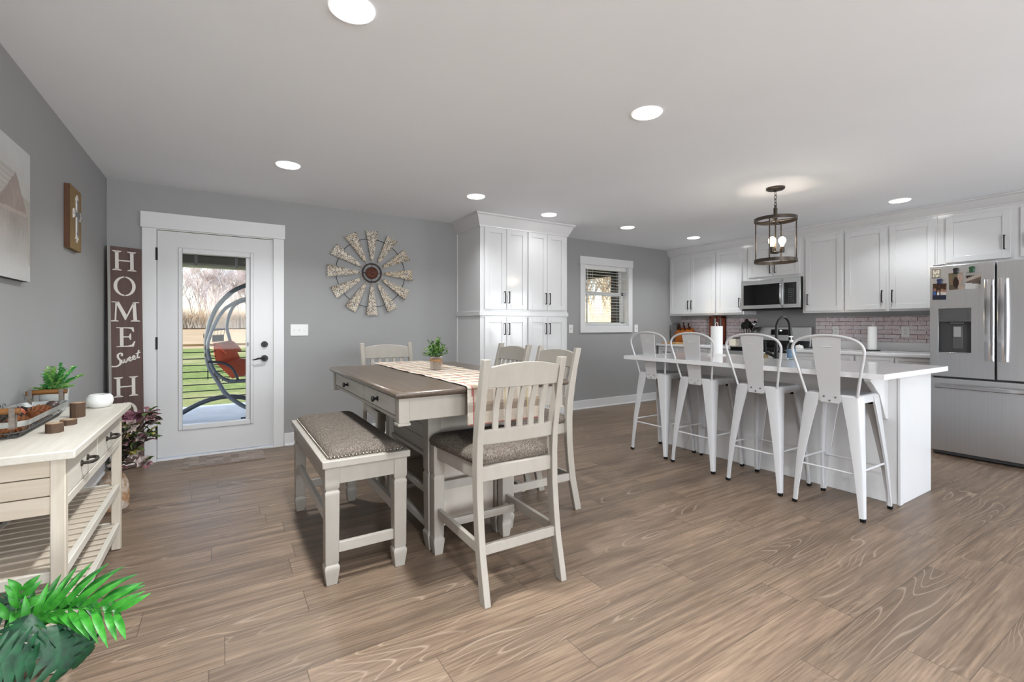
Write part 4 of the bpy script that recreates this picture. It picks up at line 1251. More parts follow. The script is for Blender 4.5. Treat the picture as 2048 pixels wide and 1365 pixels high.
# ================================================================== DINING SET
M_cream = wood('antique_white', lin(153, 147, 138), lin(162, 156, 148), .45, (16, 16, 6), lin(142, 132, 119), .22, .06)
M_creamh = wood('antique_white_planks', lin(178, 175, 170), lin(202, 199, 195), .5, (45, 3, 45), lin(164, 158, 150), .4, .35)
def top_wood():
    b = NB('table_top_brown')
    n1 = b.noise(b.co((55, 2.6, 55)), 1, 6, .6, .5)
    sp = b.n('SeparateXYZ'); tc = b.n('TexCoord'); b.l(tc.outputs['Object'], sp.inputs[0])
    q = b.math('DIVIDE', sp.outputs[0], .155)
    wnn = b.n('TexWhiteNoise', noise_dimensions='1D'); b.l(b.math('FLOOR', q), wnn.inputs['W'])
    fr = b.math('FRACT', q)
    seam = b.math('LESS_THAN', b.math('MINIMUM', fr, b.math('SUBTRACT', 1, fr)), .012)
    c = b.ramp(n1, (.25, lin(60, 50, 42)), (.75, lin(88, 75, 64)))
    c = b.mix(b.math('MULTIPLY', wnn.outputs[0], .35), c, lin(104, 91, 79))
    c = b.mix(b.math('MULTIPLY', seam, .6), c, lin(52, 40, 32))
    b.set(c, .3, 0, .45)
    b.bump(n1, .12, .001)
    return b.m
M_ttop = top_wood()
def tweed():
    b = NB('tweed_upholstery')
    v = b.n('TexVoronoi'); b.l(b.co((1, 1, 1)), v.inputs['Vector']); v.inputs['Scale'].default_value = 270
    n = b.noise(b.co(), 330, 3, .75)
    c = b.ramp(v.outputs['Color'], (.15, lin(58, 50, 44)), (.45, lin(94, 84, 76)), (.8, lin(140, 130, 121)))
    c = b.mix(.45, c, b.ramp(n, (.36, lin(48, 41, 36)), (.5, lin(92, 83, 74)), (.64, lin(146, 137, 127))))
    b.set(c, .92, 0, .15)
    b.bump(v.outputs[0], .7, .0035)
    return b.m
M_tweed = tweed()
M_nail = mat('pewter_nailhead', lin(150, 142, 130), .3, .9)

tb = thing('dining_table', 'counter height dining table with brown top and cream storage base', 'dining table', (1.106, 2.685, 0))
tx0, tx1, ty0, ty1 = .634, 1.582, 1.955, 3.425
m = MB()
# bullnose top
prof = [(0, .880), (.012, .882), (.018, .890), (.019, .898), (.016, .906), (.008, .912), (0, .914)]
secs = []
for d, z in [(-.02, .880)] + [(p[0] - .019, p[1]) for p in prof] + [(-.03, .914)]:
    secs.append([(tx0 - d, ty0 - d, z), (tx1 + d, ty0 - d, z), (tx1 + d, ty1 + d, z), (tx0 - d, ty1 + d, z)])
m.loft(secs)
m.build('tabletop', M_ttop, tb, smooth=60)
ap = B((.662, 1.555, 1.99, 2.012, .775, .881), (.662, 1.555, 3.368, 3.39, .775, .881), (.662, .684, 1.99, 3.39, .775, .792), (1.533, 1.555, 1.99, 3.39, .775, .881),
       (.672, .684, 2.0, 3.39, .792, .881)).build('apron', M_cream, tb, bevel=.003)
for x in (.655, 1.512):
    for y in (1.983, 3.347):
        B((x, x + .05, y, y + .05, .768, .881), (x - .004, x + .054, y - .004, y + .054, .757, .770)).build('corner_block', M_cream, tb, bevel=.003)
for sxn, xf in ((-1, .664), (1, 1.553)):
    for a0, a1 in ((2.052, 2.594), (2.606, 3.335)):
        d = B((xf - .004, xf + .006, a0, a1, .796, .876)).build('drawer', M_creamh, tb, bevel=.002)
        yc = (a0 + a1) / 2
        x0 = xf + (.006 if sxn > 0 else -.004)
        MB().lathe([(.001, 0), (.013, .001), (.012, .004), (.006, .008), (.006, .016), (.012, .020), (.015, .025), (.014, .032), (.001, .034)], (0, 0, 0), 16, 'x').build('tmp', M_black)
        kn = bpy.data.objects['tmp']; kn.name = 'knob'; kn.data.name = 'knob'
        kn.parent = d; kn.location = Vector((x0, yc, .836)) - tb.location; kn.rotation_euler = (0, 0, PI if sxn < 0 else 0)
legp = [(.027, 0), (.036, .06), (.038, .078), (.038, .092), (.031, .103), (.033, .115), (.037, .392), (.037, .405), (.031, .415), (.036, .428), (.037, .45), (.037, .776)]
for x in (.962, 1.375):
    for y in (2.357, 3.03):
        MB().sq(legp, (x, y, 0)).build('leg', M_cream, tb, bevel=.003)
M_panel = mat('smooth_taupe_panel', lin(186, 177, 166), .22, 0, .5, .03)
for y in (2.345, 3.024): B((1.0, 1.337, y, y + .017, .13, .777)).build('end_panel', M_panel, tb, bevel=.002)
B((1.158, 1.176, 2.362, 3.024, .10, .50)).build('center_panel', M_panel, tb)
bx_ = B((.955, 1.382, 2.394, 2.993, .50, .775), (.940, 1.397, 2.39, 2.997, .482, .502)).build('storage_box', M_creamh, tb, bevel=.003)
gm = MB()
for z in (.572, .645, .715): gm.box(.9535, .9552, 2.395, 2.992, z, z + .003)
gm.build('plank_grooves', mat('groove_shadow_brown', lin(120, 110, 100), .8), bx_, smooth=0)
for z in (.285, .10):
    sh = B((.972, 1.366, 2.362, 3.024, z, z + .016)).build('shelf', M_panel, tb)
    for x in (.950, 1.366): B((x, x + .022, 2.39, 2.997, z - .012, z + .026)).build('shelf_rail', M_creamh, sh, bevel=.003)

# ---- counter chairs (local: front to +y)
def make_chair():
    t = thing('counter_chair', '', 'dining chair', (0, 0, 0), 'cream slat back counter chairs')
    fw, bw = .205, .203
    fl = [(.022, 0), (.028, .055), (.030, .07), (.030, .084), (.025, .094), (.027, .105), (.029, .395), (.030, .408), (.024, .418), (.029, .43), (.030, .455), (.030, .575)]
    for sx in (-1, 1):
        MB().sq(fl, (sx * fw, .235, 0)).build('leg', M_cream, t, bevel=.003)
    prof = [(-.300, 0), (-.283, .08), (-.256, .2), (-.240, .32), (-.228, .45), (-.226, .60), (-.232, .70), (-.250, .82), (-.276, .94), (-.305, 1.055)]
    for sx in (-1, 1):
        m = MB(); secs = []
        for y, z in prof:
            d = .024 if z < .9 else .020
            xw = .0155
            secs.append([(sx * bw - xw, y - d, z), (sx * bw + xw, y - d, z), (sx * bw + xw, y + d, z), (sx * bw - xw, y + d, z)])
        m.loft(secs)
        m.build('back_post', M_cream, t, bevel=.003, smooth=30)
    # seat frame with cushion
    m = MB()
    m.prism([(-.19, -.235), (.19, -.235), (.222, .262), (-.222, .262)], .505, .572, 'z')
    m.build('seat_frame', M_cream, t, bevel=.004)
    secs = []
    def ring(ins, z):
        out = []
        n = 7
        cs = [(-.198 + ins, -.215 + ins * .6, PI), (.198 - ins, -.215 + ins * .6, 1.5 * PI), (.236 - ins, .272 - ins, 0), (-.236 + ins, .272 - ins, .5 * PI)]
        r = .035
        for (x, y, a0) in cs:
            ccx = x + (r if x < 0 else -r); ccy = y + (r if y < 0 else -r)
            for k in range(n):
                a = a0 + PI / 2 * k / (n - 1)
                out.append((ccx + r * math.cos(a), ccy + r * math.sin(a), z))
        return out
    m = MB(); m.loft([ring(.012, .568), ring(0, .580), ring(-.006, .598), ring(.004, .618), ring(.03, .634), ring(.075, .645), ring(.13, .649)])
    m.build('cushion', M_tweed, t, smooth=60)
    def back_y(z):
        for (y0, z0), (y1, z1) in zip(prof, prof[1:]):
            if z0 <= z <= z1: return y0 + (y1 - y0) * (z - z0) / (z1 - z0)
        return prof[-1][0]
    # crest rail, slightly bowed backwards, arched top
    def rail(z0, z1, arch, name, bow):
        m = MB(); secs = []
        n = 12
        for k in range(n + 1):
            u = -1 + 2 * k / n; x = u * (bw - .014)
            b_ = -bow * (1 - u * u); zt = z1 + arch * (1 - u * u)
            secs.append([(x, back_y(z0) + b_ - .011, z0), (x, back_y(z0) + b_ + .011, z0), (x, back_y(z1) + b_ + .011, zt), (x, back_y(z1) + b_ - .011, zt)])
        m.loft(secs)
        return m.build(name, M_cream, t, bevel=.003, smooth=30)
    rail(.928, 1.018, .022, 'crest_rail', .018)
    rail(.672, .738, .0, 'lower_rail', .012)
    for k in range(5):
        u = -.66 + 1.32 * k / 4; x = u * (bw - .014)
        m = MB(); secs = []
        for j in range(8):
            z = .735 + (.932 - .735) * j / 7
            bow = -(.012 + .006 * j / 7) * (1 - u * u) + .008 * math.sin(PI * j / 7)
            y = back_y(z) + bow
            secs.append([(x - .0145, y - .006, z), (x + .0145, y - .006, z), (x + .0145, y + .006, z), (x - .0145, y + .006, z)])
        m.loft(secs)
        m.build('slat', M_cream, t, bevel=.002, smooth=30)
    for sx in (-1, 1):
        m = MB()
        m.loft([[(sx * fw - .010, .215, .200), (sx * fw + .010, .215, .200), (sx * fw + .010, .215, .246), (sx * fw - .010, .215, .246)],
                [(sx * bw - .010, -.245, .200), (sx * bw + .010, -.245, .200), (sx * bw + .010, -.245, .246), (sx * bw - .010, -.245, .246)]])
        m.build('stretcher', M_cream, t, bevel=.002)
    B((-.19, .19, .10, .122, .185, .225)).build('stretcher', M_cream, t, bevel=.002)
    B((-.19, .19, -.266, -.246, .195, .240)).build('stretcher', M_cream, t, bevel=.002)
    B((-.185, .185, .227, .245, .33, .375)).build('stretcher', M_cream, t, bevel=.002)
    return t
chr_ = make_chair()
chr_.location = (1.163, 2.043, 0); chr_.rotation_euler = (0, 0, -.012)
chr_['label'] = 'cream slat back counter chair nearest the viewer, at the near table end'
dup(chr_, (1.672, 2.555, 0), PI / 2, 'cream counter chair on the right side of the table, the nearer of two')
dup(chr_, (1.672, 3.125, 0), PI / 2, 'cream counter chair on the right side of the table, before the pantry')
dup(chr_, (1.186, 3.62, 0), PI, 'cream counter chair at the far table end, below the windmill decor')

# ---- bench
bn = thing('dining_bench', 'cream counter height bench with tweed seat on the left of the table', 'bench', (.592, 2.79, 0))
bx0, bx1, by0, by1 = .396, .786, 2.246, 3.328
lp = [(.024, 0), (.031, .055), (.033, .072), (.033, .086), (.027, .096), (.030, .108), (.032, .418), (.033, .43), (.027, .440), (.032, .452), (.033, .47), (.033, .548)]
for x in (bx0 + .034, bx1 - .034):
    for y in (by0 + .034, by1 - .034):
        MB().sq(lp, (x, y, 0)).build('leg', M_cream, bn, bevel=.003)
B((bx0 + .066, bx1 - .066, by0 + .006, by0 + .026, .466, .548), (bx0 + .066, bx1 - .066, by1 - .026, by1 - .006, .466, .548), (bx0 + .006, bx0 + .026, by0 + .066, by1 - .066, .466, .548), (bx1 - .026, bx1 - .006, by0 + .066, by1 - .066, .466, .548)).build('apron', M_cream, bn, bevel=.002)
a0, a1, b0, b1 = bx0 - .012, bx1 + .012, by0 - .012, by1 + .012
B((a0, a1, b0, b1, .546, .580)).build('seat_frame', M_cream, bn, bevel=.004)
def rrect(x0, x1, y0, y1, r, z, n=6):
    out = []
    for (cx_, cy_, aa) in ((x0 + r, y0 + r, PI), (x1 - r, y0 + r, 1.5 * PI), (x1 - r, y1 - r, 0), (x0 + r, y1 - r, .5 * PI)):
        for k in range(n + 1):
            a = aa + PI / 2 * k / n
            out.append((cx_ + r * math.cos(a), cy_ + r * math.sin(a), z))
    return out
i_ = .032
m = MB(); m.loft([rrect(a0 + i_, a1 - i_, b0 + i_, b1 - i_, .012, .578), rrect(a0 + i_, a1 - i_, b0 + i_, b1 - i_, .012, .594), rrect(a0 + i_ + .006, a1 - i_ - .006, b0 + i_ + .006, b1 - i_ - .006, .02, .606), rrect(a0 + i_ + .03, a1 - i_ - .03, b0 + i_ + .03, b1 - i_ - .03, .04, .620), rrect(a0 + i_ + .08, a1 - i_ - .08, b0 + i_ + .09, b1 - i_ - .09, .05, .628), rrect(a0 + i_ + .14, a1 - i_ - .14, b0 + i_ + .2, b1 - i_ - .2, .02, .630)])
cu = m.build('cushion', M_tweed, bn, smooth=60)
m = MB(); stp = .0165
def nail(x, y): m.ball((x, y, .5875), .0062, 8, 5, (1, 1, 1))
x = a0 + i_ + .01
while x < a1 - i_ - .005: nail(x, b0 + i_ - .001); nail(x, b1 - i_ + .001); x += stp
y = b0 + i_ + .01
while y < b1 - i_ - .005: nail(a0 + i_ - .001, y); nail(a1 - i_ + .001, y); y += stp
nh = m.build('nailhead_trim', M_nail, cu)
nh['kind'] = 'stuff'
B((bx0 + .06, bx1 - .06, by0 + .022, by0 + .044, .139, .186)).build('stretcher', M_cream, bn, bevel=.002)
B((bx0 + .06, bx1 - .06, by1 - .044, by1 - .022, .139, .186)).build('stretcher', M_cream, bn, bevel=.002)
for x in (bx0 + .022, bx1 - .044): B((x, x + .022, by0 + .06, by1 - .06, .252, .302)).build('stretcher', M_creamh, bn, bevel=.002)

# ---- table runner
rx0, rx1 = .967, 1.367
def runner_pt(u, v):
    x = rx0 + (rx1 - rx0) * u
    s = v * 1.80         # length along the cloth from the near hanging hem
    drop = .170; ye = ty0 - .006
    wav = .004 * math.sin(u * 17 + v * 3) * (1 if s < drop else .25)
    if s < drop: return (x + .010 * (1 - s / drop) * (u - .5), ye - .010 - .012 * (1 - s / drop) + wav, .905 - (drop - s))
    s -= drop
    rr_ = .022
    if s < rr_ * 1.57:
        a = s / rr_
        return (x, ye - .010 + rr_ * (1 - math.cos(a)), .9035 + rr_ * .58 * math.sin(a) + .0005)
    s -= rr_ * 1.57
    y = ye + .012 + s
    z = .9165
    zz = .0025 * max(0, math.sin(y * 19 + u * 2) * math.sin(y * 7)) 
    if u < .04 or u > .96: zz += .002 * max(0, math.sin(y * 23))
    return (x + .006 * math.sin(y * 6) * (1 if u < .5 else .6), y, z + zz)
m = gridsheet(56, 270, runner_pt)
ru = m.build('table_runner', M_weave, loc=(1.167, 2.6, .914), fix=False)
def plaid(p):
    x = p.x + 1.167 - rx0; y = p.y + 2.6; z = p.z + .914
    s = (z - .735) if y < ty0 and z < .9 else (.170 + .03 + (y - ty0))
    cream = Vector(lin(192, 183, 171)[:3]); tan = Vector(lin(150, 134, 118)[:3]); dark = Vector(lin(100, 88, 79)[:3]); red = Vector(lin(146, 56, 56)[:3]); yel = Vector(lin(176, 156, 96)[:3])
    def band(t, per, offs):
        t = (t - offs) % per
        return t
    tx = band(x, .135, .0)
    wx_ = cream if tx < .032 else (tan if tx < .058 else (cream if tx < .085 else tan * 1.1))
    ts = band(s, .115, .02)
    wy_ = cream if ts < .04 else (dark if ts < .072 else (tan if ts < .09 else cream))
    c = wx_ * .5 + wy_ * .5
    if abs(tx - .028) < .004: c = red * .8 + c * .2
    if abs(tx - .066) < .0035: c = yel * .6 + c * .4
    if s < .01: c = Vector(lin(168, 112, 102)[:3])
    return tuple(c * (1 + random.uniform(-.06, .06)))
paint(ru, plaid)
sl_ = ru.modifiers.new('thickness', 'SOLIDIFY'); sl_.thickness = .0016; sl_.offset = 1
tag(ru, 'plaid cream and brown runner along the dining table, hanging over its near end', 'table runner')

# ---- plant on the table
tp = thing('potted_plant', 'small bushy green plant in a tin pot on the dining table', 'potted plant', (1.155, 2.765, .918))
cx_, cy_, z0_ = 1.155, 2.765, .9205
def tin():
    b = NB('ribbed_tin')
    sp = b.n('SeparateXYZ'); tc = b.n('TexCoord'); b.l(tc.outputs['Object'], sp.inputs[0])
    an = b.math('ARCTAN2', sp.outputs[1], sp.outputs[0])
    h = b.math('SINE', b.math('MULTIPLY', an, 26))
    b.set(lin(196, 190, 184), .25, .9); b.bump(h, .8, .004)
    return b.m
MB().lathe([(.001, z0_), (.034, z0_), (.035, z0_ + .004), (.036, z0_ + .078), (.039, z0_ + .082), (.036, z0_ + .085), (.030, z0_ + .078), (.001, z0_ + .076)], (cx_, cy_, 0), 28).build('tin_pot', tin(), tp)
m = MB()
for zz in (.058, .062, .066):
    m.tube([(cx_ + .0375 * math.cos(2 * PI * j / 20), cy_ + .0375 * math.sin(2 * PI * j / 20), z0_ + zz) for j in range(20)], .002, n=5, closed=True)
m.tube([(cx_ + .01, cy_ - .038, z0_ + .063), (cx_ + .022, cy_ - .045, z0_ + .045), (cx_ + .024, cy_ - .042, z0_ + .026)], .002, n=5)
m.tube([(cx_ + .01, cy_ - .038, z0_ + .063), (cx_ - .004, cy_ - .046, z0_ + .05), (cx_ - .008, cy_ - .043, z0_ + .036)], .002, n=5)
m.build('twine', mat('jute', lin(164, 118, 76), .9), tp)
def leafmat(name, a, b2, rough=.5):
    b = NB(name); n = b.noise(b.co(), 45, 2)
    b.set(b.ramp(n, (.35, a), (.65, b2)), rough, 0, .35)
    return b.m
L1 = leafmat('leaf_fresh', lin(62, 98, 34), lin(112, 150, 62)); L2 = leafmat('leaf_deep', lin(36, 70, 30), lin(70, 110, 48))
rng = random.Random(3)
m = MB(); stem = MB()
for k in range(46):
    th = rng.uniform(0, 2 * PI); ph = rng.uniform(.05, 1.45)
    d = Vector((math.cos(th) * math.sin(ph), math.sin(th) * math.sin(ph), math.cos(ph)))
    L = rng.uniform(.075, .10) * (1.2 if ph < .5 else 1)
    b0_ = Vector((cx_, cy_, z0_ + .07)); e_ = b0_ + d * L + Vector((0, 0, .012))
    stem.tube([b0_, b0_.lerp(e_, .5) + Vector((0, 0, .006)), e_], .001, n=4)
    for j in range(9):
        q = b0_.lerp(e_, .35 + .65 * j / 8)
        a = rng.uniform(0, 2 * PI)
        ld2 = (d * .6 + Vector((math.cos(a), math.sin(a), rng.uniform(-.2, .8))) * .8).normalized()
        m.m = rng.choice((0, 0, 1))
        m.leaf(q, q + ld2 * rng.uniform(.014, .02), .011, .1, seg=3)
m.build('foliage', [L1, L2], tp, fix=False); stem.build('stems', L2, tp)

# ================================================================== CONSOLE TABLE
M_wash = wood('whitewashed_pine', lin(186, 176, 160), lin(208, 200, 188), .55, (40, 40, 3), lin(160, 140, 116), .4, .2)
M_washx = wood('whitewashed_pine_cross', lin(184, 172, 154), lin(206, 196, 182), .55, (3, 40, 40), lin(160, 136, 110), .45, .2)
M_washy = wood('whitewashed_pine_long', lin(190, 184, 172), lin(210, 206, 198), .5, (40, 3, 40), lin(168, 154, 134), .35, .2)
cs = thing('console_table', 'whitewashed wooden console table with two drawers and slatted shelves at the left wall', 'console table', (-.63, 2.735, 0))
kx0, kx1, ky0, ky1 = -.805, -.461, 2.185, 3.25
m = MB()
m.box(XL + .008, -.430, 2.152, 3.318, .742, .772)
m.build('top', M_washy, cs, bevel=.004)
for x in (kx0, kx1 - .040):
    for y in (ky0, ky1 - .034):
        B((x, x + .040, y, y + .034, 0.004, .742)).build('leg', M_wash, cs, bevel=.003)
for y in (ky0 + .004, ky1 - .022):
    sp_ = MB()
    for z in (.552, .6165, .681): sp_.box(kx0 + .04, kx1 - .04, y, y + .018, z, z + .061)
    sp_.build('side_panel', M_washx, cs, bevel=.002)
B((kx0, kx0 + .016, ky0 + .034, ky1 - .034, .55, .742)).build('back_panel', M_washy, cs)
B((kx1 - .022, kx1 - .002, ky0 + .034, ky1 - .034, .566, .598), (kx1 - .022, kx1 - .002, ky0 + .034, ky1 - .034, .734, .742), (kx1 - .022, kx1 - .002, 2.688, 2.702, .598, .734)).build('drawer_frame', M_washy, cs, bevel=.002)
for a0_, a1_, yc in ((2.223, 2.685, 2.463), (2.705, 3.212, 2.922)):
    d = B((kx1 - .02, kx1 - .004, a0_, a1_, .601, .731)).build('drawer', M_washy, cs, bevel=.002)
    m = MB()
    for yy in (yc - .048, yc + .048): m.cyl((kx1 - .006, yy, .666), (kx1 + .001, yy, .666), .012, n=12); m.cyl((kx1, yy, .666), (kx1 + .02, yy, .666), .006, n=8)
    m.tube([(kx1 + .016, yc - .048, .666), (kx1 + .028, yc - .04, .666), (kx1 + .034, yc - .015, .666), (kx1 + .034, yc + .015, .666), (kx1 + .028, yc + .04, .666), (kx1 + .016, yc + .048, .666)], .0065, n=10)
    m.build('handle', mat('aged_iron', lin(66, 60, 54), .45, .7), d)
for z in (.318, .112):
    f_ = B((kx1 - .026, kx1 - .004, ky0 + .02, ky1 - .02, z, z + .036), (kx0 + .004, kx0 + .026, ky0 + .02, ky1 - .02, z, z + .036), (kx0 + .04, kx1 - .04, ky0 + .006, ky0 + .024, z, z + .036), (kx0 + .04, kx1 - .04, ky1 - .024, ky1 - .006, z, z + .036)).build('shelf_frame', M_washy, cs, bevel=.002)
    m = MB(); y = ky0 + .03
    while y < ky1 - .05:
        m.box(kx0 + .02, kx1 - .02, y, y + .045, z + .022, z + .034); y += .068
    m.build('shelf_slats', M_washx, f_, bevel=.002)

TZ = .7725
# ---- wire tray
M_galv = mat('weathered_tin', lin(168, 170, 168), .5, .5, .5, .25, 30)
M_wire = mat('grey_wire', lin(96, 96, 94), .5, .6)
M_barw = wood('dark_handle_wood', lin(88, 54, 24), lin(140, 94, 42), .5, (10, 10, 10))
tr = thing('wire_tray', 'oblong wire and tin tray with wooden handles full of pine cones', 'tray', (-.715, 2.75, TZ))
ux0, ux1, uy0, uy1, uz = -.806, -.625, 2.45, 3.055, TZ + .068
def oval(x0, x1, y0, y1, z, r=.05, n=6): return rrect(x0, x1, y0, y1, r, z, n)
m = MB()
ra = oval(ux0, ux1, uy0, uy1, uz); rb = oval(ux0 + .006, ux1 - .006, uy0 + .006, uy1 - .006, uz - .022)
ra2 = oval(ux0 + .002, ux1 - .002, uy0 + .002, uy1 - .002, uz); rb2 = oval(ux0 + .008, ux1 - .008, uy0 + .008, uy1 - .008, uz - .022)
m.loft([rb, ra, ra2, rb2], closed=True)
m.build('rim_band', M_galv, tr, smooth=30)
m = MB()
for z, ins in ((uz - .045, .018), (TZ + .003, .032)):
    m.tube(oval(ux0 + ins, ux1 - ins, uy0 + ins, uy1 - ins, z), .0022, n=5, closed=True)
t1 = oval(ux0 + .007, ux1 - .007, uy0 + .007, uy1 - .007, uz - .02, .05, 3)
# vertical wires round the perimeter
def per(x0, x1, y0, y1, k, n):
    L = 2 * (x1 - x0) + 2 * (y1 - y0); s = L * k / n
    if s < y1 - y0: return (x1, y0 + s)
    s -= y1 - y0
    if s < x1 - x0: return (x1 - s, y1)
    s -= x1 - x0
    if s < y1 - y0: return (x0, y1 - s)
    s -= y1 - y0
    return (x0 + s, y0)
for k in range(46):
    a = per(ux0 + .008, ux1 - .008, uy0 + .008, uy1 - .008, k, 46); b = per(ux0 + .032, ux1 - .032, uy0 + .032, uy1 - .032, k, 46)
    c_ = per(ux0 + .018, ux1 - .018, uy0 + .018, uy1 - .018, k, 46)
    m.tube([(a[0], a[1], uz - .02), (c_[0], c_[1], uz - .045), (b[0], b[1], TZ + .003)], .0016, n=4)
for k in range(7):
    x = ux0 + .04 + k * (ux1 - ux0 - .08) / 6
    m.tube([(x, uy0 + .032, TZ + .003), (x, uy1 - .032, TZ + .003)], .0016, n=4)
for k in range(18):
    y = uy0 + .05 + k * (uy1 - uy0 - .1) / 17
    m.tube([(ux0 + .032, y, TZ + .003), (ux1 - .032, y, TZ + .003)], .0016, n=4)
# curled wire scrolls on the wall side
for k in range(7):
    y = uy0 + .12 + k * .05
    m.tube([(ux0 + .004, y + .014 * math.cos(a_), uz + .010 + .014 * math.sin(a_)) for a_ in [q * .5 for q in range(11)]], .0015, n=4)
m.build('wire_basket', M_wire, tr)
for y, sg_ in ((uy0 - .006, -1), (uy1 + .006, 1)):
    h_ = MB().tube([(-.783, y, TZ + .108), (-.763, y, TZ + .11), (-.715, y, TZ + .111), (-.664, y, TZ + .11), (-.640, y, TZ + .108)], [.010, .012, .0115, .012, .010], n=10).build('handle', M_barw, tr)
    m = MB()
    for x in (-.768, -.66): m.box(x - .008, x + .008, y - .013, y - .010, TZ + .045, TZ + .122); m.box(x - .008, x + .008, y + .010, y + .013, TZ + .045, TZ + .122)
    m.build('handle_strap', mat('rusty_strap', lin(112, 104, 96), .6, .4, .4, .3, 60), h_)
# pine cones and balls inside
M_cone = mat('pine_cone_brown', lin(112, 66, 36), .7, 0, .3, .3, 60)
M_coned = mat('pine_cone_dark', lin(52, 42, 36), .7, 0, .3, .3, 60)
def pinecone(label, p, d, L, Rr, mt):
    d = Vector(d).normalized(); p = Vector(p)
    q = d.to_track_quat('Z', 'Y').to_matrix().to_4x4(); X = Matrix.Translation(p) @ q
    m = MB(); m.X = X
    prof = [(.002, 0), (Rr * .5, L * .04), (Rr * .72, L * .25), (Rr * .7, L * .5), (Rr * .45, L * .8), (.002, L)]
    m.lathe(prof, (0, 0, 0), 12)
    n = 74
    for k in range(n):
        t = (k + .5) / n; z = L * (.02 + .93 * t); a = k * 2.39996
        rr_ = Rr * (math.sin(PI * min(1, .28 + .72 * t)) ** .6 if t < .6 else math.sin(PI * (.28 + .72 * t)) ** .7) if t < .98 else .1 * Rr
        ca, sa = math.cos(a), math.sin(a)
        b0 = Vector((ca * rr_ * .5, sa * rr_ * .5, z)); tip = Vector((ca * rr_, sa * rr_, z + L * .05))
        sd = Vector((-sa, ca, 0)) * Rr * .2
        up = Vector((0, 0, Rr * .10))
        m.add([b0 - sd * .5, b0 + sd * .5, tip + sd * .6, tip - sd * .6, tip - up, b0 - up], [(0, 1, 2, 3), (3, 2, 4), (1, 0, 5), (0, 3, 4, 5), (2, 1, 5, 4)])
    m.X = None
    o = m.build('pine_cone', mt, loc=p, fix=False)
    return tag(o, label, 'pine cone', 'pine cones in the tray')
pinecone('large tan pine cone at the far right of the tray, beside the red ball', (-.700, 2.80, TZ + .040), (.25, 1, .05), .13, .036, M_cone)
pinecone('brown pine cone in the near right of the tray, behind the near handle', (-.685, 2.52, TZ + .042), (.2, 1, .02), .11, .034, M_cone)
pinecone('dark pine cone in the middle of the tray, left of the red ball', (-.76, 2.64, TZ + .038), (.35, 1, .05), .14, .040, M_coned)
pinecone('brown pine cone at the near end of the tray, under the wooden handle', (-.76, 2.48, TZ + .035), (.9, .3, .0), .10, .034, M_cone)
pinecone('dark pine cone at the far left of the tray, near the potted fern', (-.755, 2.83, TZ + .036), (-.05, 1, .05), .12, .034, M_coned)
tag(MB().ball((-.735, 2.775, TZ + .056), .024, 18, 12).build('ornament_ball', mat('red_ball', lin(158, 76, 50), .35, 0, .5, .2), loc=(-.735, 2.775, TZ + .056)), 'rust red ball among the pine cones in the tray', 'ornament')
tag(MB().ball((-.672, 2.972, TZ + .052), .026, 18, 12).build('ornament_ball', mat('brown_ball', lin(62, 48, 44), .35, 0, .5, .2), loc=(-.672, 2.972, TZ + .052)), 'dark brown ball at the far end of the tray', 'ornament')

# ---- fern pot behind tray
fp = thing('potted_plant', 'feathery light green plant in a white pot on the console table', 'potted plant', (-.715, 3.185, TZ))
MB().lathe([(.001, TZ), (.045, TZ + .001), (.050, TZ + .02), (.056, TZ + .10), (.058, TZ + .105), (.052, TZ + .105), (.050, TZ + .09), (.001, TZ + .085)], (-.715, 3.185, 0), 24).build('pot', mat('white_pot', lin(196, 198, 196), .5, 0, .4, .2, 25), fp)
F1 = leafmat('fern_light', lin(110, 164, 80), lin(172, 212, 128)); F2 = leafmat('fern_green', lin(58, 132, 70), lin(104, 176, 98))
m = MB(); stem = MB(); rng = random.Random(11)
for k in range(60):
    th = rng.uniform(0, 2 * PI); ph = rng.uniform(.05, 1.55)
    d = Vector((math.cos(th) * math.sin(ph), math.sin(th) * math.sin(ph), math.cos(ph) + .1))
    if d.x < -.3: d.x *= .3
    L = rng.uniform(.08, .14)
    b0_ = Vector((-.715, 3.185, TZ + .085)); e_ = b0_ + d * L
    mid = b0_.lerp(e_, .5) + Vector((0, 0, .015))
    stem.tube([b0_, mid, e_], .0009, n=4)
    m.m = rng.choice((0, 0, 1))
    for j in range(11):
        t = .2 + .8 * j / 10
        q = b0_ * (1 - t) ** 2 + mid * 2 * t * (1 - t) + e_ * t * t
        for sgn in (1, -1):
            side = d.cross(Vector((rng.uniform(-.3, .3), rng.uniform(-.3, .3), 1))).normalized() * sgn
            ld2 = (side + d * .7 + Vector((0, 0, rng.uniform(-.2, .4)))).normalized()
            m.leaf(q, q + ld2 * rng.uniform(.016, .026) * (1.15 - .4 * t), .015, .1, seg=3)
m.build('foliage', [F1, F2], fp, fix=False); stem.build('stems', F2, fp)

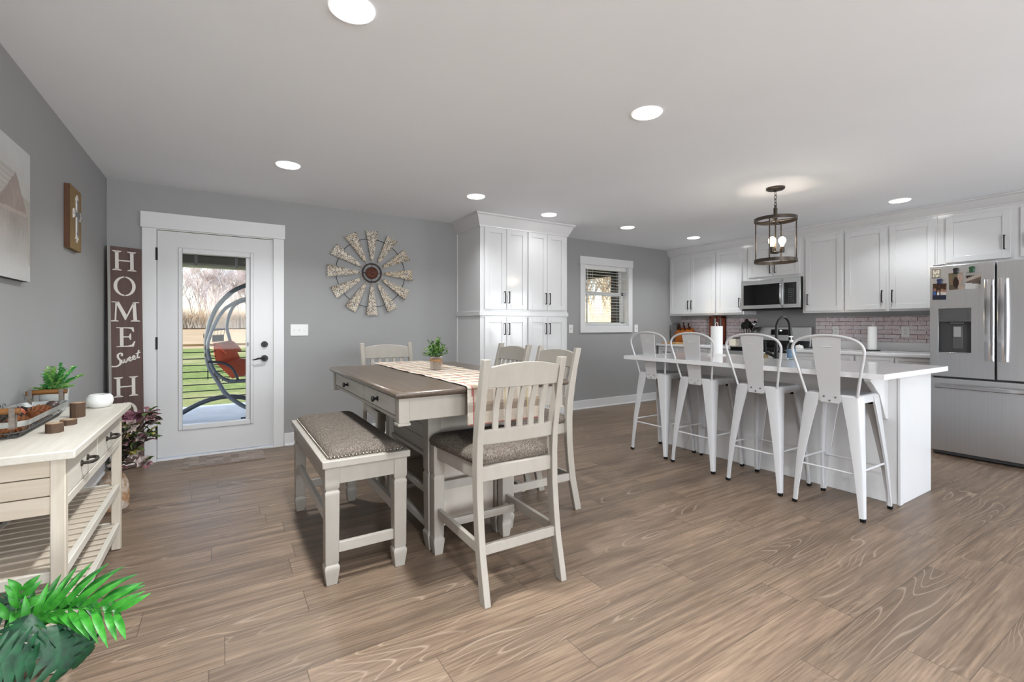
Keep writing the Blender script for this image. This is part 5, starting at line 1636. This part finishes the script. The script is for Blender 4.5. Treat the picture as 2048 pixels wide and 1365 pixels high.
# ---- wood slice candle holders and white bowl
M_bark = wood('bark_brown', lin(70, 52, 40), lin(102, 80, 62), .85, (90, 90, 6), lin(50, 36, 28), .5, .8)
M_cut = wood('cut_wood', lin(150, 116, 84), lin(176, 142, 108), .6, (40, 40, 40))
def log(label, x, y, r, h):
    t = thing('candle_holder', label, 'candle holder', (x, y, TZ), 'log slice candle holders')
    rng = random.Random(int(x * 1000 + y * 100)); ph = rng.random() * 6
    def ring(rr, z): return [(x + rr * (1 + .03 * math.sin(3 * a + ph) + .015 * math.sin(7 * a)) * math.cos(a), y + rr * (1 + .03 * math.sin(3 * a + ph) + .015 * math.sin(7 * a)) * math.sin(a), z) for a in [2 * PI * k / 32 for k in range(32)]]
    m = MB(); m.loft([ring(r, TZ), ring(r, TZ + h), ring(r * .93, TZ + h)], cap=True)
    m.build('bark', M_bark, t)
    m = MB(); m.loft([ring(r * .93, TZ + h - .002), ring(r * .93, TZ + h + .0015), ring(r * .62, TZ + h + .001), ring(r * .6, TZ + h - .001)])
    m.build('cut_face', M_cut, t)
    MB().lathe([(.001, TZ + h - .001), (r * .56, TZ + h - .001), (r * .56, TZ + h + .0012), (.001, TZ + h + .0012)], (x, y, 0), 20).build('tealight', mat('tealight_wax', lin(176, 160, 138), .5), t)
log('tall brown log slice candle holder behind the two short ones', -.575, 2.925, .0275, .066)
log('thin flat log slice candle holder, in the middle of the three', -.563, 2.715, .0275, .022)
log('short log slice candle holder nearest the console drawer handle', -.572, 2.552, .0275, .036)
wb = thing('white_bowl', 'round white ceramic bowl at the far end of the console table', 'bowl', (-.548, 3.225, TZ))
bc = (-.548, 3.225, 0)
MB().lathe([(.001, TZ), (.040, TZ + .001), (.051, TZ + .012), (.057, TZ + .032), (.054, TZ + .052), (.043, TZ + .066), (.038, TZ + .067), (.040, TZ + .060), (.049, TZ + .048), (.051, TZ + .03), (.04, TZ + .012), (.001, TZ + .009)], bc, 36).build('bowl', mat('white_ceramic', lin(222, 222, 220), .45, 0, .4, .03, 30, .15, 90), wb)
MB().lathe([(.001, TZ + .009), (.044, TZ + .014), (.046, TZ + .042), (.001, TZ + .043)], bc, 24).build('candle', mat('white_wax', lin(214, 212, 206), .5), wb)

# ---- canvas picture and cross plaque on the left wall
cv = thing('canvas_print', 'canvas print of a faded misty barn on the left wall', 'picture', (XL, 2.71, 1.72))
B((XL + .0005, XL + .029, 2.25, 3.165, 1.412, 2.03)).build('canvas_body', mat('canvas_edge', lin(60, 58, 58), .8), cv)
def barnpt(u, v): return (XL + .0298, 2.25 + .915 * u, 1.412 + .618 * v)
o = gridsheet(130, 90, barnpt).build('print', M_print, cv, smooth=0)
def barn(p):
    u = (p.y + 2.71 - 2.25) / .915; v = (p.z + 1.72 - 1.412) / .618
    mist = Vector((186, 186, 184)); sky_ = Vector((190, 192, 192))
    n = rnd(u, v, 7) * 8 + rnd(u * 3, v * .6, 22, 3) * 6
    c = sky_ + Vector((-8, -12, -16)) * max(0, .5 - abs(v - .55)) * 2
    # treeline behind
    if v < .62 + .08 * rnd(u, 0, 6): c = Vector((170, 166, 158))
    # gable end
    peak_u, peak_v, el, er, ev = .80, .79, .52, .985, .46
    inside = False
    if ev < v < peak_v:
        k = (peak_v - v) / (peak_v - ev)
        inside = peak_u - (peak_u - el) * k < u < peak_u + (er - peak_u) * k
    if .10 < v <= ev and el < u < er - .01: inside = True
    if inside:
        base = Vector((156, 144, 137)) if v > .5 else Vector((164, 157, 152))
        base = base + Vector((1, 1, 1)) * (math.sin(u * 330) * 5 + n)
        if abs(v - .5 - (u - .8) * .06) < .014: base = Vector((178, 166, 158))
        c = base * min(1, max(.0, (v - .08) / .35)) + mist * (1 - min(1, max(0, (v - .08) / .35)))
    elif u < peak_u and v < peak_v and v > ev - .03 and u < peak_u - (peak_u - el) * (peak_v - v) / (peak_v - ev) and u > .08 and v < .79:
        c = Vector((176, 172, 168)) + Vector((1, 1, 1)) * math.sin(v * 150 + u * 12) * 7
    elif v < .12: c = mist
    c = c + Vector((1, 1, 1)) * n * .5
    return lin(*[max(0, min(255, q)) for q in c])
paint(o, barn)

cr = thing('cross_plaque', 'wooden plaque with a white and grey cross on the left wall', 'plaque', (XL, 4.0, 1.88))
M_plq = wood('plaque_wood', lin(120, 96, 52), lin(150, 122, 72), .6, (14, 40, 14), lin(104, 74, 40), .45)
M_plqe = wood('plaque_edge', lin(78, 46, 24), lin(98, 60, 34), .6, (14, 40, 14))
B((XL + .0005, XL + .030, 3.87, 4.134, 1.684, 2.08)).build('board', [M_plq], cr, bevel=.003)
B((XL + .001, XL + .029, 3.8685, 3.870, 1.686, 2.078)).build('board_edge', M_plqe, cr)
def cross(s, y, z):
    w_, f = .014 * s, .030 * s
    up, dn, sd = .105 * s, .155 * s, .078 * s
    return [(y - w_, z + w_), (y - w_, z + up - .02 * s), (y - f, z + up), (y - .008 * s, z + up + .006 * s), (y, z + up + .022 * s), (y + .008 * s, z + up + .006 * s), (y + f, z + up), (y + w_, z + up - .02 * s), (y + w_, z + w_),
            (y + sd - .02 * s, z + w_), (y + sd, z + f), (y + sd + .006 * s, z + .008 * s), (y + sd + .02 * s, z), (y + sd + .006 * s, z - .008 * s), (y + sd, z - f), (y + sd - .02 * s, z - w_), (y + w_, z - w_),
            (y + w_, z - dn + .02 * s), (y + f, z - dn), (y + .008 * s, z - dn - .006 * s), (y, z - dn - .022 * s), (y - .008 * s, z - dn - .006 * s), (y - f, z - dn), (y - w_, z - dn + .02 * s), (y - w_, z - w_),
            (y - sd + .02 * s, z - w_), (y - sd, z - f), (y - sd - .006 * s, z - .008 * s), (y - sd - .02 * s, z), (y - sd - .006 * s, z + .008 * s), (y - sd, z + f), (y - sd + .02 * s, z + w_)]
MB().prism(cross(1, 4.005, 1.91), XL + .030, XL + .037, 'x').build('cross_outline', mat('cross_white', lin(214, 210, 206), .6), cr, smooth=0)
sm = [(4.005 + (y - 4.005) * .62, 1.91 + (z - 1.91) * .80) for y, z in cross(1, 4.005, 1.91)]
MB().prism(sm, XL + .037, XL + .040, 'x').build('cross_center', mat('cross_grey', lin(108, 110, 112), .6), cr, smooth=0)

# ---- floor vase with bouquet
vs_ = thing('flower_vase', 'whitewashed clay vase of mauve magnolias on the floor beyond the console', 'flower vase', (-.60, 3.95, 0))
vx, vy = -.605, 3.965
M_clay = NB('chalky_clay')
n_ = M_clay.noise(M_clay.co((18, 18, 18)), 1, 5, .7)
M_clay = M_clay.set(M_clay.ramp(n_, (.42, lin(176, 136, 100)), (.58, lin(206, 194, 180))), .85, 0, .2)
MB().lathe([(.001, 0.001), (.074, .001), (.080, .012), (.083, .06), (.081, .12), (.074, .175), (.056, .215), (.042, .232), (.042, .25), (.048, .257), (.041, .257), (.036, .235), (.001, .23)], (vx, vy, 0), 32).build('jug', M_clay, vs_)
MB().tube([(vx + .05, vy - .02, .27), (vx + .01, vy - .05, .30), (vx - .012, vy - .062, .38), (vx - .02, vy - .062, .44), (vx - .02, vy - .05, .52)], .006, n=8).build('handle', M_white, vs_)
m = MB(); stem = MB(); fl = MB(); rng = random.Random(21)
base = Vector((vx, vy, .24))
LM = [leafmat('magnolia_green', lin(40, 62, 24), lin(76, 92, 40)), leafmat('magnolia_olive', lin(122, 118, 52), lin(150, 142, 72)), leafmat('magnolia_dark', lin(28, 30, 22), lin(48, 44, 34)), leafmat('magnolia_mauve', lin(96, 58, 66), lin(126, 84, 92))]
FM = [leafmat('petal_mauve', lin(112, 70, 84), lin(150, 104, 118)), leafmat('petal_greige', lin(150, 134, 128), lin(184, 168, 160)), leafmat('petal_pink', lin(158, 118, 122), lin(196, 160, 158))]
heads = []
for k in range(34):
    c_ = Vector((vx + .075 + rng.uniform(-.12, .12), vy + rng.uniform(-.10, .10), .42 + rng.uniform(-.15, .20)))
    stem.tube([base, base.lerp(c_, .5) + Vector((0, 0, .03)), c_], .0028, n=5); heads.append(c_)
for i, c_ in enumerate(heads):
    kind = 0 if c_.z > .55 and i % 3 else (1 if i % 3 else 2)
    fl.m = kind
    if i % 2 == 0:
        nrm = Vector((rng.uniform(-.3, .5), -.8 + rng.uniform(-.3, .3), .3 + rng.uniform(-.3, .3))).normalized()
        for lay, (np_, rr_, op) in enumerate(((6, .052, .9), (5, .04, .5), (4, .028, .2))):
            for p_ in range(np_):
                a = 2 * PI * p_ / np_ + lay * .5
                t1_ = nrm.cross(Vector((0, 0, 1))).normalized(); t2_ = nrm.cross(t1_)
                d = (t1_ * math.cos(a) + t2_ * math.sin(a)) * op + nrm * (1 - op * .6)
                fl.leaf(c_ - nrm * .012, c_ + d.normalized() * rr_, .042 - .008 * lay, .15, up=nrm, seg=4, fold=.25)
    for j in range(7):
        m.m = rng.choice((0, 0, 1, 2, 3) if c_.z < .55 else (3, 3, 2, 1, 0))
        a = rng.uniform(0, 2 * PI); e_ = Vector((math.cos(a), math.sin(a) * .7 - .2, rng.uniform(-.5, .7))).normalized()
        m.leaf(c_ + e_ * .01, c_ + e_ * rng.uniform(.05, .08), .040, rng.uniform(-.1, .2), seg=5, fold=.2)
m.build('leaves', LM, vs_, fix=False); fl.build('blossoms', FM, vs_, fix=False); stem.build('stems', LM[2], vs_)

# ---- foreground palm and monstera arrangement
pl = thing('artificial_plant', 'dark monstera and bright palm leaf plant at the lower left corner', 'potted plant', (-.45, 1.55, 0))
qx, qy = -.47, 1.50
MB().lathe([(.001, 0), (.085, 0), (.092, .01), (.105, .17), (.110, .19), (.100, .19), (.095, .16), (.001, .155)], (qx, qy, 0), 28).build('pot', mat('plant_pot_grey', lin(150, 146, 140), .6), pl)
M_palm = leafmat('palm_green', lin(30, 108, 24), lin(58, 140, 42), .4); M_mon = leafmat('monstera_green', lin(8, 44, 26), lin(20, 70, 40), .5)
M_palmd = leafmat('palm_deep', lin(22, 84, 24), lin(40, 112, 36), .4)
def frond(par, pts, n, lmax, wd, mt, upv, droop, name):
    P = [Vector(p) for p in pts]
    def cur(t):
        k = t * (len(P) - 1); i = min(int(k), len(P) - 2); s_ = k - i
        p0, p1, p2, p3 = P[max(i - 1, 0)], P[i], P[i + 1], P[min(i + 2, len(P) - 1)]
        return .5 * ((2 * p1) + (p2 - p0) * s_ + (2 * p0 - 5 * p1 + 4 * p2 - p3) * s_ * s_ + (3 * p1 - p0 - 3 * p2 + p3) * s_ ** 3)
    m = MB(); m.tube([cur(i / 12) for i in range(13)], [.0035 - .0025 * i / 12 for i in range(13)], n=6)
    up = Vector(upv).normalized()
    for i in range(n):
        t = .38 + .62 * i / (n - 1)
        q = cur(t); d = (cur(min(1, t + .02)) - cur(t - .02)).normalized()
        L = lmax * (.55 + .45 * math.sin(PI * min(1, .25 + .75 * (1 - t) / .62))) * (1 if i < n - 2 else .8)
        for sg_ in (1, -1):
            sd = d.cross(up).normalized() * sg_
            e_ = (d * .85 + sd * .75 + up * .18).normalized()
            tip = q + e_ * L + Vector((0, 0, -droop * L))
            m.leaf(q, tip, wd, .12, up=up, seg=6, fold=.18, shape=.85)
    return m.build(name, mt, par, fix=False)
b_ = (qx, qy, .17)
frond(pl, [b_, (-.47, 1.60, .30), (-.44, 1.69, .40), (-.40, 1.70, .432), (-.33, 1.665, .445), (-.245, 1.62, .43)], 11, .125, .0175, M_palm, (.18, -.85, .5), .02, 'palm_frond')
frond(pl, [b_, (-.47, 1.62, .30), (-.45, 1.74, .40), (-.40, 1.77, .43), (-.34, 1.755, .44), (-.265, 1.72, .42)], 10, .115, .0165, M_palmd, (.12, -.8, .6), .05, 'palm_frond')
frond(pl, [b_, (-.49, 1.62, .32), (-.475, 1.72, .42), (-.46, 1.745, .455), (-.455, 1.75, .49)], 5, .07, .018, M_palm, (.1, -.9, .3), .0, 'palm_frond')
def monstera(par, stem_pts, base, tip, wdt, up, name, cuts=6, droop=.25):
    """split leaf: rounded blade cut into fingers along both sides"""
    b, t = Vector(base), Vector(tip); d = (t - b); L = d.length; dn = d.normalized()
    up = Vector(up).normalized(); sd = dn.cross(up).normalized(); nn = sd.cross(dn).normalized()
    m = MB()
    def pt(u, v):      # u along 0..1 , v across -1..1
        wv = wdt * .5 * (math.sin(PI * (.12 + .86 * u)) ** .7)
        p = b + d * u + sd * wv * v + dn * (wv * .38 * abs(v))
        return p + nn * (.05 * L * math.sin(PI * u) - wdt * droop * v * v - L * .18 * u * u)
    for sg_ in (1, -1):
        for k in range(cuts):
            u0, u1 = k / cuts, (k + .76) / cuts if k < cuts - 1 else 1
            vs = []; fs = []
            NV = 7
            for j in range(NV):
                v = j / (NV - 1)
                pinch = 0 if v < .35 else (v - .35) / .65
                a = u0 + (u1 - u0) * (.30 * pinch ** 2); c_ = u1 - (u1 - u0) * (.30 * pinch ** 2)
                if v < .36: c_ = (k + 1) / cuts
                vs += [pt(min(1, a), sg_ * v), pt(min(1, (a + c_) / 2), sg_ * v) + nn * .0015, pt(min(1, c_), sg_ * v)]
            for j in range(NV - 1):
                a = j * 3
                fs += [(a, a + 1, a + 4, a + 3), (a + 1, a + 2, a + 5, a + 4)]
            m.add(vs, fs)
    m.tube([Vector(p) for p in stem_pts] + [b, b + d * .5 + nn * .05 * L], [.004] * len(stem_pts) + [.003, .001], n=6)
    return m.build(name, M_mon, par, fix=False)
CF = (.2, -.8, .55)
monstera(pl, [b_, (-.45, 1.55, .35)], (-.392, 1.63, .43), (-.325, 1.585, .335), .155, (.3, -.75, .55), 'monstera_leaf', 5, .12)
monstera(pl, [b_, (-.50, 1.47, .36)], (-.475, 1.475, .455), (-.365, 1.500, .425), .15, CF, 'monstera_leaf', 6, .10)
monstera(pl, [b_, (-.48, 1.57, .38)], (-.408, 1.63, .475), (-.435, 1.55, .43), .135, (.0, -.8, .6), 'monstera_leaf', 5, .14)
monstera(pl, [b_, (-.50, 1.62, .36)], (-.455, 1.79, .45), (-.535, 1.76, .45), .12, (-.1, -.6, .8), 'monstera_leaf', 5, .2)
monstera(pl, [b_, (-.44, 1.56, .33)], (-.375, 1.66, .415), (-.295, 1.63, .335), .12, (.55, -.6, .5), 'monstera_leaf', 5, .16)
monstera(pl, [b_, (-.52, 1.58, .36)], (-.50, 1.60, .42), (-.565, 1.52, .40), .14, (-.2, -.6, .8), 'monstera_leaf', 5, .2)

# ================================================================== OUTDOORS
PZ = -.15
M_conc = mat('porch_concrete', lin(176, 184, 190), .6, 0, .35, .08, 3)
struct(B((-7, 6.85, YB + T, 9.42, PZ - .25, PZ)).build('porch_slab', M_conc, smooth=0))
M_soff = wood('porch_ceiling_wood', lin(62, 56, 46), lin(84, 76, 62), .7, (2, 30, 30))
struct(B((-7, 6.80, YB + T, 9.35, 2.42, 2.50)).build('porch_ceiling', M_soff, smooth=0))
struct(B((-7, 6.82, 9.22, 9.36, 2.24, 2.50), (6.70, 6.83, YB + T, 9.36, 2.22, 2.50)).build('porch_beam', mat('dark_beam', lin(58, 50, 40), .7), smooth=0))
gt = MB(); gt.box(-7, 6.9, 9.36, 9.46, 2.175, 2.255)
struct(gt.build('porch_gutter', mat('pale_gutter', lin(206, 210, 180), .5), bevel=.01))
pp = thing('porch_post', 'dark wooden porch post seen through the kitchen window', 'post', (6.78, 6.85, PZ))
B((6.70, 6.86, 6.77, 6.93, PZ, 2.42)).build('post', mat('dark_post', lin(58, 50, 38), .8, 0, .3, .15, 5), pp)
B((6.68, 6.88, 6.75, 6.95, PZ, PZ + .12)).build('post_base', mat('dark_post', lin(58, 50, 38)), pp)
for x, lab in ((-3.2, 'left'), (2.6, 'right')):
    q = thing('porch_post', 'dark wooden porch post on the railing, %s of the glass door view' % lab, 'post', (x, 9.3, PZ))
    B((x - .07, x + .07, 9.23, 9.37, PZ, 2.24)).build('post', mat('dark_post', lin(58, 50, 38)), q)
rlg = thing('porch_railing', 'cable railing with a wooden top rail seen through the glass door', 'railing', (-.3, 9.3, PZ))
B((-3.13, 2.53, 9.24, 9.36, .862, .900)).build('top_rail', wood('rail_wood', lin(206, 164, 112), lin(226, 186, 136), .6, (3, 30, 30)), rlg)
for k in range(8):
    z = .757 - .1078 * k
    MB().tube([(-3.13, 9.3, z), (2.53, 9.3, z)], .008, n=6).build('cable', M_black, rlg)
B((-.212, -.197, 9.29, 9.31, .30, .51)).build('spacer', M_black, rlg)

# ground
M_grass = NB('winter_lawn')
g1 = M_grass.noise(M_grass.co((3, 3, 3)), 2.2, 6, .7); g2 = M_grass.noise(M_grass.co((.3, .3, .3)), 1, 3)
gc = M_grass.ramp(g1, (.3, lin(70, 84, 38)), (.6, lin(112, 126, 66)), (.75, lin(148, 146, 96)))
gc = M_grass.mix(M_grass.ramp(g2, (.45, (0, 0, 0)), (.7, (.5,) * 3)), gc, lin(160, 146, 112))
M_grass = M_grass.set(gc, .9, 0, .1)
M_field = mat('tan_field', lin(154, 135, 106), .95, 0, .1, .12, .4)
gr = gridsheet(50, 30, lambda u, v: (-60 + 160 * u, 9.0 + 21 * v, -.40 + .55 * max(0, v - .3)))
struct(gr.build('lawn_ground', M_grass))
gr = gridsheet(40, 20, lambda u, v: (-120 + 280 * u, 29.9 + 40 * v, -.02 + 1.15 * v ** .7))
struct(gr.build('field_ground', M_field))
struct(B((6.85, 60, 3.0, 9.2, -.7, -.41)).build('side_ground', mat('leaf_litter', lin(158, 140, 112), .95, 0, .1, .2, 2)))

# ---- swing lounge chair on the porch
sw_ = thing('swing_lounger', 'hanging curved steel lounge chair with orange cushions on the porch', 'swing chair', (.4, 7.95, PZ))
M_tube = mat('blue_grey_steel', lin(98, 108, 118), .4, .3, .5, .08)
def smooth_path(pts, n=5):
    V = [Vector(p) for p in pts]; Q = []
    for i in range(len(V) - 1):
        p0, p1, p2, p3 = V[max(i - 1, 0)], V[i], V[i + 1], V[min(i + 2, len(V) - 1)]
        for k in range(n):
            s_ = k / n
            Q.append(.5 * ((2 * p1) + (p2 - p0) * s_ + (2 * p0 - 5 * p1 + 4 * p2 - p3) * s_ * s_ + (3 * p1 - p0 - 3 * p2 + p3) * s_ ** 3))
    return Q + [V[-1]]
arc = [(1.15, 8.0, 1.90), (.85, 8.0, 1.955), (.57, 8.0, 1.92), (.287, 8.0, 1.80), (.11, 8.0, 1.69), (-.055, 8.0, 1.486), (-.145, 8.0, 1.274), (-.185, 8.0, 1.075), (-.195, 8.0, .93), (-.187, 8.0, .742), (-.15, 8.0, .58), (-.06, 8.0, .40), (.03, 8.0, .22), (.155, 8.0, .09), (.30, 8.0, -.02), (.50, 8.0, -.09), (.75, 8.0, -.115)]
MB().tube(smooth_path(arc), .031, n=12).build('arc_frame', M_tube, sw_)
base_ = [(-.62, 8.05, PZ + .03), (-.46, 8.04, -.02), (-.306, 8.03, .068), (-.149, 8.02, .128), (.004, 8.02, .155), (.142, 8.02, .15), (.293, 8.03, .115), (.46, 8.06, .04), (.62, 8.10, PZ + .03)]
MB().tube(smooth_path(base_), .033, n=12).build('base_arch', mat('dark_steel', lin(58, 64, 72), .4, .3), sw_)
MB().tube([(.75, 8.0, -.112), (.75, 7.62, -.118), (.28, 7.55, -.118), (.22, 7.55, -.118)], .031, n=12).build('front_foot', mat('dark_steel', lin(58, 64, 72)), sw_)
t1 = [(.52, 7.7, 1.63), (.268, 7.7, 1.587), (.09, 7.7, 1.488), (-.013, 7.7, 1.375), (-.115, 7.7, 1.16), (-.145, 7.7, 1.06), (-.172, 7.7, .941), (-.163, 7.7, .809), (-.109, 7.7, .60), (-.022, 7.7, .485), (.083, 7.7, .42), (.272, 7.7, .412), (.6, 7.7, .43), (.95, 7.7, .52)]
MB().tube(smooth_path(t1), .023, n=10).build('side_tube', M_tube, sw_)
t2 = [(.52, 8.2, 1.64), (.207, 8.2, 1.55), (.104, 8.2, 1.407), (.062, 8.2, 1.248), (.061, 8.2, 1.14), (.094, 8.2, .996), (.12, 8.2, .80), (.18, 8.2, .60), (.30, 8.2, .48), (.6, 8.2, .44), (.95, 8.2, .52)]
MB().tube(smooth_path(t2), .023, n=10).build('side_tube', M_tube, sw_)
MB().tube([(.52, 7.7, 1.63), (.52, 7.95, 1.66), (.52, 8.2, 1.64)], .02, n=8).cyl((.53, 7.95, 1.66), (.57, 8.0, 1.90), .008, n=6).build('hanger', M_tube, sw_)
MB().tube(smooth_path([(-.165, 7.68, .70), (.0, 7.66, .68), (.10, 7.64, .62), (.16, 7.62, .52), (.19, 7.66, .43)]), .017, n=8).build('armrest', mat('dark_steel', lin(58, 64, 72)), sw_)
M_cush = mat('orange_canvas', lin(206, 98, 68), .85, 0, .2, .08, 12, .3, 200)
def pad(corners, th, nrm, name, mt=M_cush, puff=.03):
    a, b, c_, d = [Vector(p) for p in corners]; nrm = Vector(nrm).normalized()
    m = MB(); N_ = 8; vs = []; fs = []
    for s_ in (0, 1):
        for j in range(N_ + 1):
            for i in range(N_ + 1):
                u, v = i / N_, j / N_
                p = (a * (1 - u) + b * u) * (1 - v) + (d * (1 - u) + c_ * u) * v
                e_ = (min(u, 1 - u, .2) / .2) ** .5 * (min(v, 1 - v, .2) / .2) ** .5
                vs.append(p + nrm * (1 if s_ else -1) * (.004 + (th / 2 + puff * math.sin(PI * u) * math.sin(PI * v)) * e_))
    K = (N_ + 1) ** 2
    for j in range(N_):
        for i in range(N_):
            q = j * (N_ + 1) + i
            fs.append((q, q + 1, q + N_ + 2, q + N_ + 1)); fs.append((q + K, q + N_ + 1 + K, q + N_ + 2 + K, q + 1 + K))
    ed = [(i, i + 1) for i in range(N_)] + [(N_ + i * (N_ + 1), N_ + (i + 1) * (N_ + 1)) for i in range(N_)] + [(K - 1 - i, K - 2 - i) for i in range(N_)] + [((N_ + 1) * (N_ - i), (N_ + 1) * (N_ - i - 1)) for i in range(N_)]
    for p, q in ed: fs.append((p, q, q + K, p + K))
    m.add(vs, fs)
    return m.build(name, mt, sw_, smooth=60)
pad([(-.105, 7.74, .955), (.10, 8.17, .975), (.235, 8.17, .70), (-.075, 7.74, .665)], .09, (.75, -.45, .3), 'back_cushion')
pad([(-.06, 7.74, .66), (.255, 8.17, .70), (.62, 8.16, .54), (.12, 7.72, .45)], .09, (.2, -.35, 1), 'seat_cushion')
pad([(-.07, 7.68, .955), (.115, 8.1, .985), (.25, 8.06, .83), (.05, 7.66, .80)], .07, (.75, -.5, .4), 'head_pillow', M_cush, .035)
o = gridsheet(8, 6, lambda u, v: ((-.12 + .135 * u), 7.74 + .4 * u, .97 + .1 * v)).build('sling', mat('black_sling', lin(44, 42, 38), .8), sw_)
sd_ = o.modifiers.new('thickness', 'SOLIDIFY'); sd_.thickness = .006
MB().tube([(-.10, 7.74, 1.14), (.03, 8.17, 1.15)], .012, n=8).build('spreader_bar', mat('dark_bar', lin(52, 40, 36), .6), sw_)
m = MB()
rng = random.Random(4)
for k in range(14):
    s_ = k / 13
    z = .95 - .5 * s_
    xa = -.172 + (.0 if z > .75 else (.75 - z) * .35)
    m.tube([(xa, 7.7, z), (-.08 + (.0 if z > .7 else (.7 - z) * .7), 7.73, z - .02 + .03 * (k % 2))], .004, n=5)
for k in range(4): m.tube([(-.10 + .04 * k, 7.75 + .12 * k, 1.065), (-.09 + .04 * k, 7.76 + .12 * k, 1.145)], .003, n=4)
for x, z in ((-.187, 1.06), (-.172, .9), (-.17, .80), (-.06, .53), (.03, .45), (.1, .42), (.2, .42)):
    m.tube([(x - .03, 7.7 + .03 * math.sin(q), z + .03 * math.cos(q)) for q in [j * PI / 4 for j in range(8)]], .005, n=4, closed=True)
m.build('lacing', M_blackpl, sw_)

# ---- bare trees
M_barkp = mat('pale_bark', lin(216, 205, 199), .9, 0, .1, .2, 4)
M_barkd = mat('grey_bark', lin(196, 184, 176), .9, 0, .1, .2, 4)
M_barkt = mat('tan_bark', lin(168, 154, 132), .9, 0, .1, .2, 4)
def make_tree(seed, h, twig, mt):
    rng = random.Random(seed); m = MB()
    def grow(p, d, L, r, depth):
        n = 3; pts = [p]; q = p.copy(); dd = d.copy()
        for i in range(n):
            dd = (dd + Vector((rng.uniform(-.16, .16), rng.uniform(-.16, .16), rng.uniform(-.04, .1)))).normalized()
            q = q + dd * L / n; pts.append(q.copy())
        m.tube(pts, [r * (1 - .45 * i / n) for i in range(n + 1)], n=5 if depth < 2 else 3)
        if depth >= twig: return
        k = rng.randint(3, 4) if depth else 6
        for j in range(k):
            t = rng.uniform(.35, 1) if depth else rng.uniform(.3, 1)
            a = rng.uniform(0, 2 * PI); sp_ = rng.uniform(.35, .75)
            nd = (dd * math.cos(sp_) + Vector((math.cos(a), math.sin(a), rng.uniform(.0, .4))) * math.sin(sp_)).normalized()
            ip = min(int(t * n), n - 1); s_ = t * n - ip
            grow(pts[ip].lerp(pts[ip + 1], s_), nd, L * rng.uniform(.48, .68), max(r * .5, h * .0011), depth + 1)
    grow(Vector((0, 0, 0)), Vector((0, 0, 1)), h * .6, h * .014, 0)
    return m.build('bare_tree', mt, fix=False, smooth=0)
protos = [make_tree(1, 9, 5, M_barkp), make_tree(2, 8, 5, M_barkd), make_tree(5, 10, 5, M_barkp)]
rng = random.Random(9)
spots = []
for k in range(26):                 # straight beyond the glass door
    spots.append((rng.uniform(-8.5, 5.5), 62 + rng.uniform(0, 16), .95, rng.uniform(.75, 1.15)))
for k in range(34):                 # the wood goes on to both sides
    spots.append((rng.choice((rng.uniform(-34, -8), rng.uniform(5.5, 24))), 62 + rng.uniform(0, 18), .95, rng.uniform(.75, 1.15)))
for i, (x, y, z, s_) in enumerate(spots):
    o = protos[i] if i < 3 else protos[i % 3].copy()
    if i >= 3: COL.objects.link(o)
    o.location = (x, y, z); o.scale = (s_, s_, s_); o.rotation_euler = (0, 0, rng.uniform(0, 6))
    tag(o, 'bare pale winter tree in the woods beyond the field, seen through the glass door', 'tree', 'bare trees beyond the field')
tanp = [make_tree(8, 9, 5, M_barkt), make_tree(12, 10, 5, M_barkt)]
for i in range(34):
    d = rng.uniform(24, 46); a = rng.uniform(-.15, .17)
    dx, dy = .69, .724
    x, y = d * (dx * math.cos(a) - dy * math.sin(a)), d * (dy * math.cos(a) + dx * math.sin(a))
    o = tanp[i] if i < 2 else tanp[i % 2].copy()
    if i >= 2: COL.objects.link(o)
    s_ = rng.uniform(.7, 1.1)
    o.location = (x + 4.5, y + 3.5, -.45); o.scale = (s_, s_, s_); o.rotation_euler = (0, 0, rng.uniform(0, 6))
    tag(o, 'bare sunlit tan tree behind the porch, seen through the kitchen window blind', 'tree', 'tan trees beside the porch')
# brush line at the wood edge
m = MB(); rng = random.Random(15)
for k in range(9000):
    x = rng.uniform(-36, 24); y = rng.uniform(57, 61); h_ = rng.uniform(.6, 2.3) * (1 if rng.random() < .8 else 1.5)
    a = rng.uniform(-.4, .4); b = rng.uniform(-.4, .4)
    m.add([(x - .03, y, .95), (x + .03, y, .95), (x + a * h_, y + b * h_, .95 + h_)], [(0, 1, 2)])
    m.add([(x + a * h_ * .5 - .02, y + b * h_ * .5, .95 + h_ * .5), (x + a * h_ * .5 + .02, y, .95 + h_ * .5), (x + a * h_ + rng.uniform(-.6, .6), y, .95 + h_ * .95)], [(0, 1, 2)])
tag(m.build('dry_brush', mat('dry_brush_tan', lin(216, 198, 172), .95, 0, .1, .2, 1), fix=False, smooth=0), 'dry tan brush along the wood edge behind the field', 'brush', None, 'stuff')
m = MB()
for k in range(5000):
    d = rng.uniform(20, 34); a = rng.uniform(-.2, .22)
    dx, dy = .69, .724
    x, y = 4.5 + d * (dx * math.cos(a) - dy * math.sin(a)), 3.5 + d * (dy * math.cos(a) + dx * math.sin(a)); h_ = rng.uniform(.5, 4.0)
    ax = rng.uniform(-.4, .4)
    m.add([(x - .015, y + .015, -.45), (x + .015, y - .015, -.45), (x + ax * h_, y - ax * h_, -.45 + h_)], [(0, 1, 2)])
tag(m.build('dry_brush', mat('dry_brush_tan', lin(176, 148, 112)), fix=False, smooth=0), 'dry tan undergrowth between the trees behind the porch', 'brush', None, 'stuff')
